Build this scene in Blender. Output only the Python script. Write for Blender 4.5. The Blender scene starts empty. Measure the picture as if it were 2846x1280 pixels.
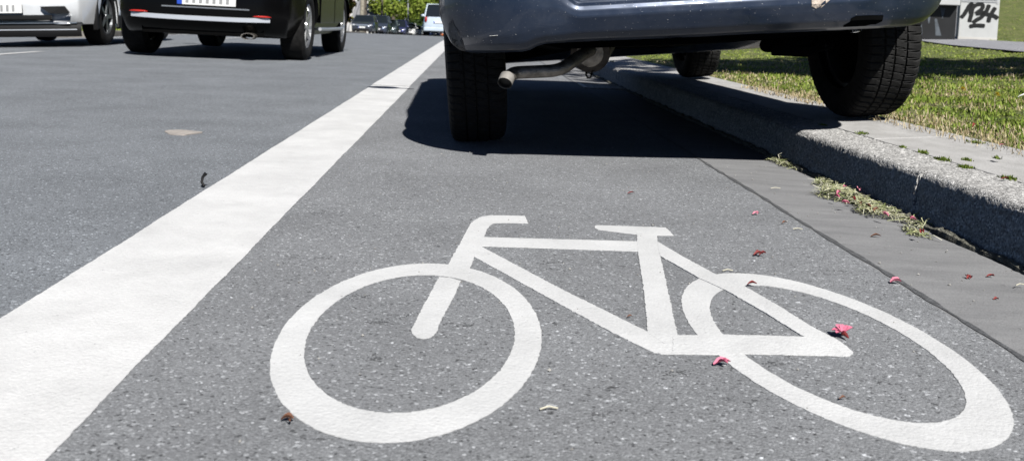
import bpy, bmesh, math, random
import numpy as np
from mathutils import Vector, Matrix
random.seed(7); RNG = np.random.default_rng(11)
S = bpy.context.scene
COL = S.collection
PI = math.pi
R = math.radians

# ------------------------------------------------------------------ camera
PITCH, ROLL, YAW, CAMH, FPX, CX, CY = 0.0754464, 0.0414693, -0.0434451, 0.45, 2600.0, 1423.0, 260.0
def ray(px, py):
    x = (px - CX) / FPX; y = -(py - CY) / FPX
    c, s = math.cos(ROLL), math.sin(ROLL); x, y = c*x - s*y, s*x + c*y
    cp, sp = math.cos(PITCH), math.sin(PITCH)
    X, Y, Z = x, cp + y*sp, -sp + y*cp
    ct, st = math.cos(YAW), math.sin(YAW)
    return Vector((X*ct - Y*st, X*st + Y*ct, Z))
def G(px, py, z=0.0):
    r = ray(px, py); t = (z - CAMH) / r.z
    return Vector((r.x*t, r.y*t, z))
def atY(px, py, Y):
    r = ray(px, py); t = Y / r.y
    return Vector((r.x*t, Y, CAMH + r.z*t))
cam = bpy.data.cameras.new('camera'); camo = bpy.data.objects.new('camera', cam); COL.objects.link(camo)
fw = ray(CX, CY).normalized(); rt = (ray(CX+100, CY) - ray(CX, CY)).normalized(); up = rt.cross(fw)
camo.matrix_world = Matrix(((rt.x, up.x, -fw.x, 0), (rt.y, up.y, -fw.y, 0), (rt.z, up.z, -fw.z, CAMH), (0, 0, 0, 1)))
cam.sensor_width = 36; cam.lens = FPX / 2846 * 36
cam.shift_x = 0; cam.shift_y = -(640 - CY) / 2846
cam.clip_start = .05; cam.clip_end = 2000
cam.dof.use_dof = True; cam.dof.focus_distance = 2.1; cam.dof.aperture_fstop = 9
S.camera = camo

# ------------------------------------------------------------------ helpers
def tag(o, label=None, cat=None, group=None, kind=None):
    if label: o['label'] = label
    if cat: o['category'] = cat
    if group: o['group'] = group
    if kind: o['kind'] = kind
    return o
def empty(name, loc=(0, 0, 0), rot=(0, 0, 0), parent=None):
    o = bpy.data.objects.new(name, None); COL.objects.link(o); o.location = loc; o.rotation_euler = rot
    o.empty_display_size = .1
    if parent: o.parent = parent
    return o
class MB:
    def __init__(s): s.v = []; s.f = []; s.mi = []; s.cur = 0
    def add(s, vs, fs):
        b = len(s.v); s.v += [tuple(v) for v in vs]; s.f += [tuple(i + b for i in f) for f in fs]; s.mi += [s.cur]*len(fs)
    def box(s, c, d, M=None):
        vs = [Vector((c[0] + d[0]/2*i, c[1] + d[1]/2*j, c[2] + d[2]/2*k)) for i in (-1, 1) for j in (-1, 1) for k in (-1, 1)]
        if M: vs = [M @ v for v in vs]
        s.add(vs, [(0, 1, 3, 2), (4, 6, 7, 5), (0, 4, 5, 1), (2, 3, 7, 6), (0, 2, 6, 4), (1, 5, 7, 3)])
    def tube(s, pts, rad, n=10, caps=True):
        pts = [Vector(p) for p in pts]
        if not hasattr(rad, '__len__'): rad = [rad]*len(pts)
        vs = []; prev = None
        for i, p in enumerate(pts):
            t = (pts[min(i+1, len(pts)-1)] - pts[max(i-1, 0)]).normalized()
            a = prev if prev is not None else (Vector((0, 0, 1)) if abs(t.z) < .9 else Vector((1, 0, 0)))
            a = (a - t*a.dot(t)).normalized(); b = t.cross(a); prev = a
            for k in range(n):
                w = 2*PI*k/n; vs.append(p + (a*math.cos(w) + b*math.sin(w))*rad[i])
        fs = [(i*n + k, i*n + (k+1) % n, (i+1)*n + (k+1) % n, (i+1)*n + k) for i in range(len(pts)-1) for k in range(n)]
        if caps: fs += [tuple(range(n))[::-1], tuple((len(pts)-1)*n + k for k in range(n))]
        s.add(vs, fs)
    def grid(s, rows):
        n = len(rows[0]); vs = [p for r in rows for p in r]
        s.add(vs, [(i*n + k, i*n + k + 1, (i+1)*n + k + 1, (i+1)*n + k) for i in range(len(rows)-1) for k in range(n-1)])
    def lathe(s, prof, n, c=(0, 0, 0), rfun=None, closed=False):   # axis along x; prof = [(x, r)]
        rows = []
        for k in range(n + 1):
            w = 2*PI*k/n
            rows.append([(c[0] + x, c[1] + (rr := (r if rfun is None else rfun(i, r, k)))*math.cos(w), c[2] + rr*math.sin(w)) for i, (x, r) in enumerate(prof)])
        s.grid(rows)
    def prism(s, pts, z0, z1):                                       # pts in xy
        n = len(pts)
        s.add([(p[0], p[1], z1) for p in pts] + [(p[0], p[1], z0) for p in pts],
              [tuple(range(n))] + [(i, i+n, (i+1) % n + n, (i+1) % n) for i in range(n)])
    def ball(s, c, d, n=10, m=6, jit=0):
        rows = []
        for i in range(m + 1):
            a = PI*i/m - PI/2
            rows.append([(c[0] + d[0]*math.cos(a)*math.cos(2*PI*k/n), c[1] + d[1]*math.cos(a)*math.sin(2*PI*k/n), c[2] + d[2]*math.sin(a)) for k in range(n + 1)])
        s.grid(rows)
    def build(s, name, mat=None, parent=None, smooth=False, bevel=0, weld=True):
        me = bpy.data.meshes.new(name); me.from_pydata(s.v, [], s.f)
        bm = bmesh.new(); bm.from_mesh(me)
        if weld: bmesh.ops.remove_doubles(bm, verts=bm.verts, dist=1e-5)
        bmesh.ops.recalc_face_normals(bm, faces=bm.faces); bm.to_mesh(me); bm.free()
        mats = mat if isinstance(mat, (list, tuple)) else [mat]
        for m in mats:
            if m: me.materials.append(m)
        if len(mats) > 1 and len(s.mi) == len(me.polygons): me.polygons.foreach_set('material_index', s.mi)
        if smooth:
            me.polygons.foreach_set('use_smooth', [True]*len(me.polygons))
        o = bpy.data.objects.new(name, me); COL.objects.link(o)
        if parent: o.parent = parent
        if bevel:
            b = o.modifiers.new('bevel', 'BEVEL'); b.width = bevel; b.segments = 2; b.limit_method = 'ANGLE'; b.angle_limit = R(40)
        if smooth:
            try: me.set_sharp_from_angle(angle=R(45))
            except Exception: pass
        return o
def np_mesh(name, V, F, mat, parent=None, smooth=False):             # F: (n,3) or (n,4)
    me = bpy.data.meshes.new(name); n, k = F.shape
    me.vertices.add(len(V)); me.vertices.foreach_set('co', np.ascontiguousarray(V, dtype=np.float32).ravel())
    me.loops.add(n*k); me.loops.foreach_set('vertex_index', np.ascontiguousarray(F, dtype=np.int32).ravel())
    me.polygons.add(n); me.polygons.foreach_set('loop_start', np.arange(0, n*k, k, dtype=np.int32))
    try: me.polygons.foreach_set('loop_total', np.full(n, k, dtype=np.int32))
    except Exception: pass
    if smooth: me.polygons.foreach_set('use_smooth', [True]*n)
    me.update(calc_edges=True); me.validate()
    me.materials.append(mat)
    o = bpy.data.objects.new(name, me); COL.objects.link(o)
    if parent: o.parent = parent
    return o

# ------------------------------------------------------------------ materials
class NT:
    def __init__(s, name):
        s.m = bpy.data.materials.new(name); s.m.use_nodes = True; s.t = s.m.node_tree; s.n = s.t.nodes; s.l = s.t.links
        s.b = s.n['Principled BSDF']
    def node(s, typ, **kw):
        n = s.n.new(typ)
        for k, v in kw.items():
            if k in n.inputs: n.inputs[k].default_value = v
            else: setattr(n, k, v)
        return n
    def link(s, a, b): s.l.new(a, b)
    def coord(s, which='Object'):
        return s.node('ShaderNodeTexCoord').outputs[which]
    def noise(s, vec, scale, detail=3, rough=.6):
        n = s.node('ShaderNodeTexNoise', Scale=scale, Detail=detail, Roughness=rough); s.link(vec, n.inputs['Vector']); return n.outputs['Fac']
    def vor(s, vec, scale, out='Color', feature='F1'):
        n = s.node('ShaderNodeTexVoronoi', Scale=scale, feature=feature); s.link(vec, n.inputs['Vector']); return n.outputs[out]
    def ramp(s, fac, stops, interp='LINEAR'):
        n = s.node('ShaderNodeValToRGB'); n.color_ramp.interpolation = interp; e = n.color_ramp.elements
        while len(e) < len(stops): e.new(.5)
        for q, (p, c) in zip(e, stops):
            q.position = p; q.color = (*c, 1) if hasattr(c, '__len__') else (c, c, c, 1)
        s.link(fac, n.inputs['Fac']); return n.outputs['Color']
    def mix(s, fac, a, b, mode='MIX'):
        n = s.node('ShaderNodeMix', data_type='RGBA', blend_type=mode)
        for sock, v in ((n.inputs[0], fac), (n.inputs[6], a), (n.inputs[7], b)):
            if hasattr(v, 'is_linked') or hasattr(v, 'links'): s.link(v, sock)
            elif hasattr(v, '__len__'): sock.default_value = (*v, 1)
            else: sock.default_value = v if sock == n.inputs[0] else (v, v, v, 1)
        return n.outputs[2]
    def math(s, op, a, b=0):
        n = s.node('ShaderNodeMath', operation=op)
        for i, v in enumerate((a, b)):
            if hasattr(v, 'links'): s.link(v, n.inputs[i])
            else: n.inputs[i].default_value = v
        return n.outputs[0]
    def bump(s, h, strength, dist):
        n = s.node('ShaderNodeBump', Strength=strength, Distance=dist); s.link(h, n.inputs['Height'])
        s.link(n.outputs['Normal'], s.b.inputs['Normal'])
    def base(s, c):
        if hasattr(c, 'links'): s.link(c, s.b.inputs['Base Color'])
        else: s.b.inputs['Base Color'].default_value = (*c, 1)
    def set(s, **kw):
        for k, v in kw.items(): s.b.inputs[k].default_value = v
        return s
def pm(name, rgb, rough=.5, metal=0., coat=0., var=0., vs=8., bump=0., bs=40., spec=.5):
    t = NT(name); t.set(Roughness=rough, Metallic=metal); t.b.inputs['Coat Weight'].default_value = coat
    t.b.inputs['Specular IOR Level'].default_value = spec
    if var or bump: v = t.coord()
    if var:
        t.base(t.mix(t.ramp(t.noise(v, vs, 4), [(.3, 0), (.7, 1)]), [c*(1-var) for c in rgb], [min(1, c*(1+var)) for c in rgb]))
    else: t.base(rgb)
    if bump: t.bump(t.noise(v, bs, 3), bump, .01)
    return t.m
def sep_r(t, c):
    n = t.node('ShaderNodeSeparateColor'); t.link(c, n.inputs[0]); return n.outputs[0]

def asphalt_mat(name, tint, contrast=1.0, scale=150):
    t = NT(name); v = t.coord()
    r = sep_r(t, t.vor(v, scale)); r2 = sep_r(t, t.vor(v, scale*.62))
    g = lambda k: [c*k for c in tint]
    c = t.ramp(r, [(0, g(.3)), (.02, g(.42)), (.04, g(.8)), (.3, g(.93)), (.65, g(1.03)), (.9, g(1.16)), (.97, g(1.4)), (.99, g(2.3))])
    big = t.ramp(r2, [(0, .5), (.008, .7), (.016, .95), (.88, 1.03), (.98, 1.1), (.992, 1.8)])
    c = t.mix(1, c, big, 'MULTIPLY')
    fine = t.ramp(t.noise(v, 300, 3, .75), [(.3, .68), (.7, 1.3)])
    c = t.mix(1, c, fine, 'MULTIPLY')
    patch = t.ramp(t.noise(v, 2.2, 5, .65), [(.32, .84), (.68, 1.1)])
    c = t.mix(1, c, patch, 'MULTIPLY')
    # tar pits and dark spots with their own shape
    pit = t.ramp(t.noise(v, 62, 3, .55), [(.66, 0), (.70, 1)])
    c = t.mix(t.math('MULTIPLY', pit, .75), c, g(.18))
    st = t.ramp(t.noise(v, 9, 8, .72), [(.655, 0), (.69, 1)])
    c = t.mix(t.math('MULTIPLY', st, .6), c, g(.22))
    t.base(c); t.set(Roughness=.82); t.b.inputs['Specular IOR Level'].default_value = .35
    h = t.math('ADD', t.math('MULTIPLY', t.vor(v, scale, 'Distance'), -.7), t.math('MULTIPLY', t.noise(v, 330, 3), 1.0))
    t.bump(h, .36*contrast, .004)
    return t.m
def paint_mat(name, tint, wear=.5):
    t = NT(name); v = t.coord()
    c = t.ramp(t.noise(v, 260, 3, .7), [(.25, [k*.88 for k in tint]), (.55, tint), (.8, [min(1, k*1.06) for k in tint])])
    patch = t.ramp(t.noise(v, 5, 6, .68), [(.35, .86), (.65, 1.04)])
    c = t.mix(1, c, patch, 'MULTIPLY')
    # rubbed dirt and missing crumbs
    d = t.ramp(t.noise(v, 95, 4, .6), [(.665, 0), (.72, 1)])
    c = t.mix(t.math('MULTIPLY', d, wear), c, (.3, .3, .3))
    d2 = t.ramp(t.noise(v, 8, 8, .75), [(.56, 0), (.72, 1)])
    c = t.mix(t.math('MULTIPLY', d2, .5*wear), c, (.42, .42, .42))
    t.base(c); t.set(Roughness=.7)
    h = t.math('ADD', t.noise(v, 300, 2), t.math('MULTIPLY', t.vor(v, 150, 'Distance'), -.6))
    t.bump(h, .3, .003)
    return t.m
def concrete_mat(name, a, b, grain=.0, scale=220, streak=None):
    t = NT(name); v = t.coord()
    vv = v
    if streak:
        mp = t.node('ShaderNodeMapping'); mp.inputs['Scale'].default_value = streak; t.link(v, mp.inputs['Vector']); vv = mp.outputs['Vector']
    c = t.ramp(t.noise(vv, 14, 6, .65), [(.3, a), (.7, b)])
    fine = t.ramp(t.noise(v, 300, 2), [(.3, .86), (.7, 1.12)])
    c = t.mix(1, c, fine, 'MULTIPLY')
    if grain:
        r = sep_r(t, t.vor(v, scale))
        sp = t.ramp(r, [(0, .28), (.25, .62), (.6, 1.0), (.85, 1.35), (.95, 1.9)])
        c = t.mix(grain, c, t.mix(1, c, sp, 'MULTIPLY'))
    dark = t.ramp(t.noise(v, 15, 7, .72), [(.61, 0), (.72, 1)])
    c = t.mix(t.math('MULTIPLY', dark, .45), c, [k*.35 for k in a])
    t.base(c); t.set(Roughness=.85)
    t.bump(t.math('ADD', t.noise(v, 260, 3), t.math('MULTIPLY', t.vor(v, scale, 'Distance'), -1.0*bool(grain))), .5, .003)
    return t.m
def leaf_mat(name, cols, rough=.55, trans=.25, patch=None):
    t = NT(name); g = t.node('ShaderNodeNewGeometry'); fac = g.outputs['Random Per Island']
    if patch:
        v = t.coord(); nz = t.math('ADD', t.math('MULTIPLY', t.noise(v, patch[0], 3, .7), .65), t.math('MULTIPLY', t.noise(v, patch[1], 2), .35))
        fac = t.math('ADD', t.math('MULTIPLY', fac, .55), t.math('MULTIPLY', t.math('SUBTRACT', nz, .33), 1.35))
    k = len(cols); c = t.ramp(fac, [(i/(k-1), q) for i, q in enumerate(cols)])
    t.base(c); t.set(Roughness=rough); t.b.inputs['Specular IOR Level'].default_value = .15
    tr = t.node('ShaderNodeBsdfTranslucent'); t.link(c, tr.inputs['Color'])
    mx = t.node('ShaderNodeMixShader'); mx.inputs[0].default_value = trans
    t.link(t.b.outputs[0], mx.inputs[1]); t.link(tr.outputs[0], mx.inputs[2]); t.link(mx.outputs[0], t.n['Material Output'].inputs['Surface'])
    return t.m
def brick_mat(name, a, b, mortar, scale, off=.5, w=.5, h=.25):
    t = NT(name); v = t.coord('Generated') if False else t.coord()
    n = t.node('ShaderNodeTexBrick', Scale=scale); n.inputs['Brick Width'].default_value = w; n.inputs['Row Height'].default_value = h
    n.inputs['Color1'].default_value = (*a, 1); n.inputs['Color2'].default_value = (*b, 1); n.inputs['Mortar'].default_value = (*mortar, 1)
    n.inputs['Mortar Size'].default_value = .02
    t.link(v, n.inputs['Vector']); t.base(n.outputs['Color']); t.set(Roughness=.85)
    return t.m

M = {}
M['road'] = asphalt_mat('road_asphalt', (.195, .207, .222), 1.3, 290)
M['lane'] = asphalt_mat('lane_asphalt', (.226, .231, .239), 1.25, 300)
M['paint'] = paint_mat('line_paint', (.69, .686, .678), .6)
M['paint2'] = paint_mat('symbol_paint', (.655, .655, .65), .6)
M['gutter'] = concrete_mat('gutter_slab', (.18, .18, .183), (.265, .264, .266), streak=(.3, 1.1, 1))
M['seam'] = pm('tar_seam', (.105, .107, .11), .6, var=.35, vs=60, bump=.5, bs=200)
M['kerb'] = concrete_mat('kerb_concrete', (.37, .36, .345), (.5, .49, .47), grain=.85, scale=230)
M['slab'] = concrete_mat('slab_concrete', (.36, .35, .335), (.5, .49, .475), streak=(1, .5, 1))
M['mortar'] = pm('mortar', (.62, .61, .58), .9, bump=.6, bs=300)
M['path'] = asphalt_mat('path_asphalt', (.29, .29, .305), .8, 90)
def soil_mat():
    t = NT('lawn_soil'); v = t.coord()
    c = t.ramp(t.noise(v, 5, 5, .65), [(.3, (.1, .14, .025)), (.52, (.19, .22, .06)), (.72, (.26, .23, .11))])
    c2 = t.ramp(t.noise(v, 70, 4, .7), [(.35, .2), (.65, 1.3)])
    t.base(t.mix(1, c, c2, 'MULTIPLY')); t.set(Roughness=.95); t.bump(t.noise(v, 60, 4), .9, .03); return t.m
M['soil'] = soil_mat()
M['tar'] = pm('tar_spot', (.125, .128, .132), .8, var=.3, vs=90)
M['moss'] = pm('gutter_moss', (.15, .145, .115), .95, var=.6, vs=70, bump=.9, bs=150)
M['grass'] = leaf_mat('grass_blades', [(.06, .1, .012), (.17, .26, .03), (.29, .39, .055), (.41, .49, .1), (.52, .53, .19), (.58, .55, .32)], .42, .35, patch=(3.5, 16))
M['weed'] = leaf_mat('weed_leaves', [(.06, .1, .015), (.14, .2, .035), (.24, .27, .06)], .5, .2)
M['lawnweed'] = leaf_mat('lawn_weed_leaves', [(.05, .09, .012), (.13, .2, .03), (.22, .3, .05), (.34, .4, .09), (.42, .4, .15)], .45, .25, patch=(5, 22))
M['clip'] = leaf_mat('grass_clippings', [(.2, .24, .08), (.36, .4, .19), (.52, .5, .3), (.4, .42, .24), (.66, .64, .48), (.78, .75, .6)], .6, .2)
M['petal'] = leaf_mat('pink_petal', [(.75, .16, .27), (.82, .25, .36)], .5, .25)
M['petal_deep'] = leaf_mat('dark_petal', [(.17, .025, .03), (.26, .05, .045)], .55, .15)
M['petal_pale'] = leaf_mat('pale_petal', [(.85, .38, .45), (.8, .25, .35)], .5, .25)
M['dryleaf'] = leaf_mat('dry_leaf', [(.22, .1, .06), (.17, .08, .05)], .6, .1)
M['straw'] = leaf_mat('straw', [(.66, .64, .52), (.58, .54, .42)], .6, .1)
M['yellow'] = leaf_mat('dandelion_petals', [(.85, .5, .02), (.9, .62, .03)], .5, .15)
M['whitepetal'] = leaf_mat('daisy_petals', [(.85, .85, .82), (.8, .8, .8)], .5, .15)
M['rubber'] = pm('tyre_rubber', (.017, .0165, .016), .8, var=.55, vs=22, bump=.25, bs=220, spec=.2)
M['black'] = pm('black_plastic', (.009, .009, .0095), .6, spec=.2)
M['under'] = pm('underbody', (.006, .006, .006), .95, spec=.05)
M['steel'] = pm('worn_exhaust_steel', (.22, .2, .175), .42, metal=.85, var=.5, vs=30, bump=.4, bs=120)
M['tip'] = pm('bright_pipe_tip', (.3, .28, .255), .6, metal=.3, var=.15, vs=60)
M['alloy'] = pm('wheel_alloy', (.6, .6, .6), .25, metal=.9)
M['alloy_dark'] = pm('dark_wheel_alloy', (.16, .165, .17), .3, metal=.8)
M['chrome'] = pm('chrome_strip', (.75, .77, .8), .18, metal=1)
M['silver'] = pm('silver_trim', (.62, .64, .68), .3, metal=.4, coat=.5)
M['redlens'] = pm('red_lens', (.42, .025, .02), .3, coat=.2)
M['glass'] = pm('car_glass', (.012, .016, .02), .06, spec=.8)
M['lamp'] = pm('lamp_lens', (.75, .77, .8), .12, metal=.5)
M['plate'] = pm('plate_white', (.78, .78, .76), .4)
M['plate_blue'] = pm('plate_blue', (.02, .07, .45), .4)
M['plate_ink'] = pm('plate_ink', (.3, .3, .3), .5)
def carpaint(name, rgb, flake=.0, rough=.3, coat=.8, metal=0.):
    t = NT(name); t.set(Roughness=rough, Metallic=metal); t.b.inputs['Coat Weight'].default_value = coat; t.b.inputs['Coat Roughness'].default_value = .05
    v = t.coord(); c = t.ramp(t.noise(v, 3, 5), [(.3, [k*.9 for k in rgb]), (.7, [k*1.1 for k in rgb])])
    if flake:   # dust and tiny chips
        d = t.ramp(t.noise(v, 190, 2, .5), [(.7, 0), (.78, 1)]); c = t.mix(t.math('MULTIPLY', d, flake), c, (.5, .5, .5))
        g = t.ramp(t.noise(v, 9, 5, .7), [(.4, 0), (.75, 1)]); c = t.mix(t.math('MULTIPLY', g, .1), c, (.22, .23, .25))
        t.link(t.ramp(t.noise(v, 11, 4), [(.3, rough*.8), (.7, rough*1.5)]), t.b.inputs['Roughness'])
    t.base(c); return t.m
M['blue'] = carpaint('dusty_blue_paint', (.013, .024, .05), .8, .33, .3, .35)
M['blackpaint'] = carpaint('black_paint', (.0025, .0025, .0028), 0, .22, .0); M['blackpaint'].node_tree.nodes['Principled BSDF'].inputs['Specular IOR Level'].default_value = .13
M['whitepaint'] = carpaint('white_paint', (.8, .82, .84), 0, .3, .8)
M['chip'] = pm('paint_chip', (.75, .74, .72), .7)
M['peel'] = pm('peeling_lacquer', (.5, .42, .35), .8, var=.5, vs=60, bump=.6, bs=120)
M['scuff'] = pm('scuffed_plastic', (.2, .19, .18), .75, var=.5, vs=40, bump=.5, bs=150)
M['cab'] = pm('cabinet_grey', (.56, .565, .55), .55, var=.05, vs=6)
M['cab_dark_shaded'] = pm('cabinet_dark_shaded', (.006, .0063, .007), .6, var=.5, vs=5)  # dark paint, blackened further to stand in for the overhang's shade
M['ink'] = pm('spray_black', (.006, .006, .006), .5)
M['spraywhite'] = pm('spray_grey', (.1, .115, .13), .6, var=.3, vs=9)
M['bark'] = pm('bark', (.12, .1, .08), .95, var=.5, vs=4, bump=.9, bs=14)
M['bark_pale'] = pm('pale_bark', (.3, .27, .21), .95, var=.4, vs=5, bump=.9, bs=14)
M['pole'] = pm('grey_pole', (.42, .43, .45), .5, metal=.3)
M['post'] = pm('white_post', (.8, .79, .72), .6)
M['brick'] = brick_mat('red_brick', (.5, .11, .05), (.4, .08, .04), (.4, .3, .25), 1.6)
M['tile'] = brick_mat('grey_roof_tiles', (.34, .34, .35), (.28, .28, .29), (.17, .17, .18), 1.4, w=.35, h=.3)
M['verge'] = pm('white_verge', (.8, .8, .78), .6)
M['render'] = pm('pale_render', (.6, .58, .54), .85, var=.08, vs=2)
M['kerb_dark'] = pm('weathered_kerb', (.2, .185, .165), .9, var=.4, vs=8)

# ------------------------------------------------------------------ light
SHIFT = (-.26, 1.0)                                   # ground shift of a shadow per metre of height
sd = Vector((SHIFT[0], SHIFT[1], -1)).normalized()
sun = bpy.data.lights.new('sun', 'SUN'); so = bpy.data.objects.new('sun', sun); COL.objects.link(so)
so.rotation_euler = sd.to_track_quat('-Z', 'Y').to_euler(); so.location = (3, -10, 12)
sun.energy = 5.0; sun.angle = R(.5); sun.color = (1, .982, .95)
W = bpy.data.worlds.new('World'); S.world = W; W.use_nodes = True
bg = W.node_tree.nodes['Background']; sky = W.node_tree.nodes.new('ShaderNodeTexSky'); sky.sky_type = 'NISHITA'; sky.sun_disc = False
sky.sun_elevation = math.asin(-sd.z); sky.sun_rotation = math.atan2(-sd.x, -sd.y)
W.node_tree.links.new(sky.outputs[0], bg.inputs[0]); bg.inputs[1].default_value = .05; sky.air_density = .35; sky.dust_density = .1; sky.ozone_density = 2
S.view_settings.view_transform = 'Standard'; S.view_settings.look = 'None'; S.view_settings.gamma = 1
S.view_settings.exposure = .42
S.cycles.max_bounces = 8; S.cycles.diffuse_bounces = 0

# ------------------------------------------------------------------ terrain
def prof(y):
    y = np.asarray(y, float)
    a = np.where(y > 18, -(np.minimum(y, 34) - 18)**2*.019/32, 0.0)
    return a + np.where(y > 34, -(y - 34)*.019, 0.0)
def fall(x, y=0.): return -.045*np.maximum(0, -3.95 - np.asarray(x, float))*np.clip((55 - np.asarray(y, float))/30, 0, 1)
def lawn(x, y):
    x = np.asarray(x, float); y = np.asarray(y, float)
    bank = np.clip((x*.85 + y*.5) - 17.9, 0, 14)*.2
    return .14 + .043*np.clip(x - 1.58, 0, 9) + bank + prof(y)
YS = np.concatenate([np.arange(-6, 18, 1.0), np.arange(18, 40, .8), np.arange(40, 130, 6), np.arange(130, 420, 20)])
def sheet(name, xs, mat, zoff=0., ys=YS, kind='structure', zf=None):
    xs = np.asarray(xs, float); X, Y = np.meshgrid(xs, ys)
    Z = (prof(Y) + fall(X, Y) if zf is None else zf(X, Y)) + zoff
    V = np.stack([X, Y, Z], -1).reshape(-1, 3); n = len(xs); m = len(ys)
    i = np.arange(m-1)[:, None]*n + np.arange(n-1)[None]
    F = np.stack([i, i+1, i+n+1, i+n], -1).reshape(-1, 4)
    return tag(np_mesh(name, V, F, mat), kind=kind)
sheet('ground', np.linspace(-160, 160, 41), M['soil'], -.9)
sheet('road', [-13, -10, -7, -3.95, -2.5, -.53], M['road'])
sheet('cycle_lane', [-.53, .1, .80], M['lane'])
gut = sheet('gutter', [.80, .95, 1.132], M['gutter'], 0, zf=lambda X, Y: prof(Y) - .018*(X - .80))
# tar seam between lane and gutter
yy = np.concatenate([np.arange(.6, 6, .02), np.arange(6, 60, .5)])
wob = lambda y, k, a: a*(np.sin(y*7.3 + k) + .6*np.sin(y*17.1 + 2*k) + .5*np.sin(y*41 + k*3))
mb = MB(); w = np.maximum(.0025, .0058 + wob(yy, .3, .0018) + RNG.normal(0, .0009, len(yy)))
mb.grid([[(.808 - w[i] + wob(y, 1, .002), y, float(prof(y)) + .0012), (.808 + w[i] + wob(y, 2, .002), y, float(prof(y)) + .0012)] for i, y in enumerate(yy)])
tag(mb.build('tar_seam', M['seam']), kind='structure')

# lane line: two runs with a seam at 6.2 m
def rough_edge(y, k): return wob(y, k, .0008) + RNG.normal(0, .0005, np.shape(y))
mb = MB()
for y0, y1, xo in ((.5, 6.19, 0), (6.215, 90, -.004)):
    ys = np.concatenate([np.arange(y0, min(y1, 6), .008), np.arange(max(6, y0), y1, .25), [y1]]); ys = np.unique(ys)
    a = rough_edge(ys, 1) - .657 + xo; b = rough_edge(ys, 2) - .4075 + xo
    mb.grid([[(a[i], y, float(prof(y)) + .0002), (a[i], y, float(prof(y)) + min(.004, .0008 + y*.0002)), (b[i], y, float(prof(y)) + min(.004, .0008 + y*.0002)), (b[i], y, float(prof(y)) + .0002)] for i, y in enumerate(ys)])
tag(mb.build('lane_line', M['paint'], weld=False), 'wide solid white line painted along the edge of the cycle lane', 'road marking')
for k_, (x0, y0, y1) in enumerate(((-4.11, 2.0, 8.95), (-4.11, 14.9, 20.9), (-4.11, 26.9, 32.9), (-4.11, 38.9, 44.9))):
    mb = MB(); ys = np.linspace(y0, y1, 12)
    mb.grid([[(x, y, float(prof(y) + fall(x, y)) + .004) for x in (x0, x0 + .11)] for y in ys])
    tag(mb.build('centre_line_dash', M['paint'], weld=False), ('white centre line dash at the left edge in front of the white car', 'white centre line dash just beyond the black moving car', 'second white centre line dash beyond the black moving car', 'farthest white centre line dash beyond the black moving car')[k_], 'road marking', 'centre line dashes')
mb = MB()
ys = np.concatenate([np.linspace(6, 34, 40), np.linspace(36, 90, 20)])
mb.grid([[(x, y, float(prof(y) + fall(x, y)) + .004) for x in (-6.45, -6.31)] for y in ys])
tag(mb.build('far_lane_line', M['paint'], weld=False), 'white line along the far side of the road behind the white car', 'road marking')

# ------------------------------------------------------------------ bicycle symbol
def P2(pts, ox, oy, s): return [G(ox + x/s, oy + y/s)[:2] for x, y in pts]
def roughen(poly, amp=.0006, step=.005):
    out = []; n = len(poly)
    for i in range(n):
        a = Vector(poly[i]); b = Vector(poly[(i+1) % n]); d = b - a; L = d.length; k = max(1, int(L/step)); nn = Vector((-d.y, d.x)).normalized()
        for j in range(k):
            p = a + d*(j/k)
            out.append(tuple(p + nn*random.gauss(0, amp) if j else p))
    return out
A2 = lambda p: P2(p, 1050, 560, 2.634)
A4 = lambda p: P2(p, 1600, 600, 2.576)
A5 = lambda p: P2(p, 2000, 700, 3.22)
A7 = lambda p: P2(p, 1900, 900, 3.05)
bike = tag(empty('bicycle_symbol', (.23, 1.34, 0)), 'white bicycle symbol painted on the grey asphalt of the cycle lane', 'road marking')
def mark(name, polys, ztop, mat='paint2'):
    mb = MB()
    for k, p in enumerate(polys):
        q = roughen(p); q = [(x - .23, y - 1.34) for x, y in q]
        mb.prism(q, .0002, ztop + .00015*k)
    return mb.build(name, M[mat], bike, weld=False)
def ell(cx, cy, a, b, ph, n=260):
    c, s = math.cos(R(ph)), math.sin(R(ph))
    return [(cx + a*math.cos(t)*c - b*math.sin(t)*s, cy + a*math.cos(t)*s + b*math.sin(t)*c) for t in (2*PI*i/n for i in range(n))]
def ring(name, eo, ei, z):
    o = ell(*eo); i = ell(*ei); mb = MB(); n = len(o)
    if (o[1][0]-o[0][0])*(i[1][0]-i[0][0]) + (o[1][1]-o[0][1])*(i[1][1]-i[0][1]) < 0: i = i[::-1]
    j = min(range(n), key=lambda k: (i[k][0]-o[0][0]-0)**2 + (i[k][1]-o[0][1])**2); i = i[j:] + i[:j]
    jt = lambda p: (p[0] - .23 + random.gauss(0, .0005), p[1] - 1.34 + random.gauss(0, .0005))
    o = [jt(p) for p in o]; i = [jt(p) for p in i]; o.append(o[0]); i.append(i[0])
    mb.grid([[(*o[k], .0002), (*o[k], z), (*i[k], z), (*i[k], .0002)] for k in range(n + 1)])
    return mb.build(name, M['paint2'], bike, weld=False)
ring('wheel', (-.0707, 1.3362, .3694, .1858, -92.64), (-.0702, 1.3348, .2926, .1465, -92.19), .0009)
ring('wheel', (.5319, 1.3402, .3636, .183, -86.31), (.532, 1.3364, .2879, .1433, -86.64), .0009)
mark('handlebar', [A2([(820, 103), (950, 104), (1078, 107), (1101, 161), (980, 158), (870, 158), (845, 163), (825, 175), (803, 200), (778, 258), (760, 300), (750, 328), (708, 408), (676, 488), (655, 525), (500, 505), (515, 465), (560, 380), (600, 310), (640, 235), (682, 160), (710, 137), (760, 112)])], .0011)
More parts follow.
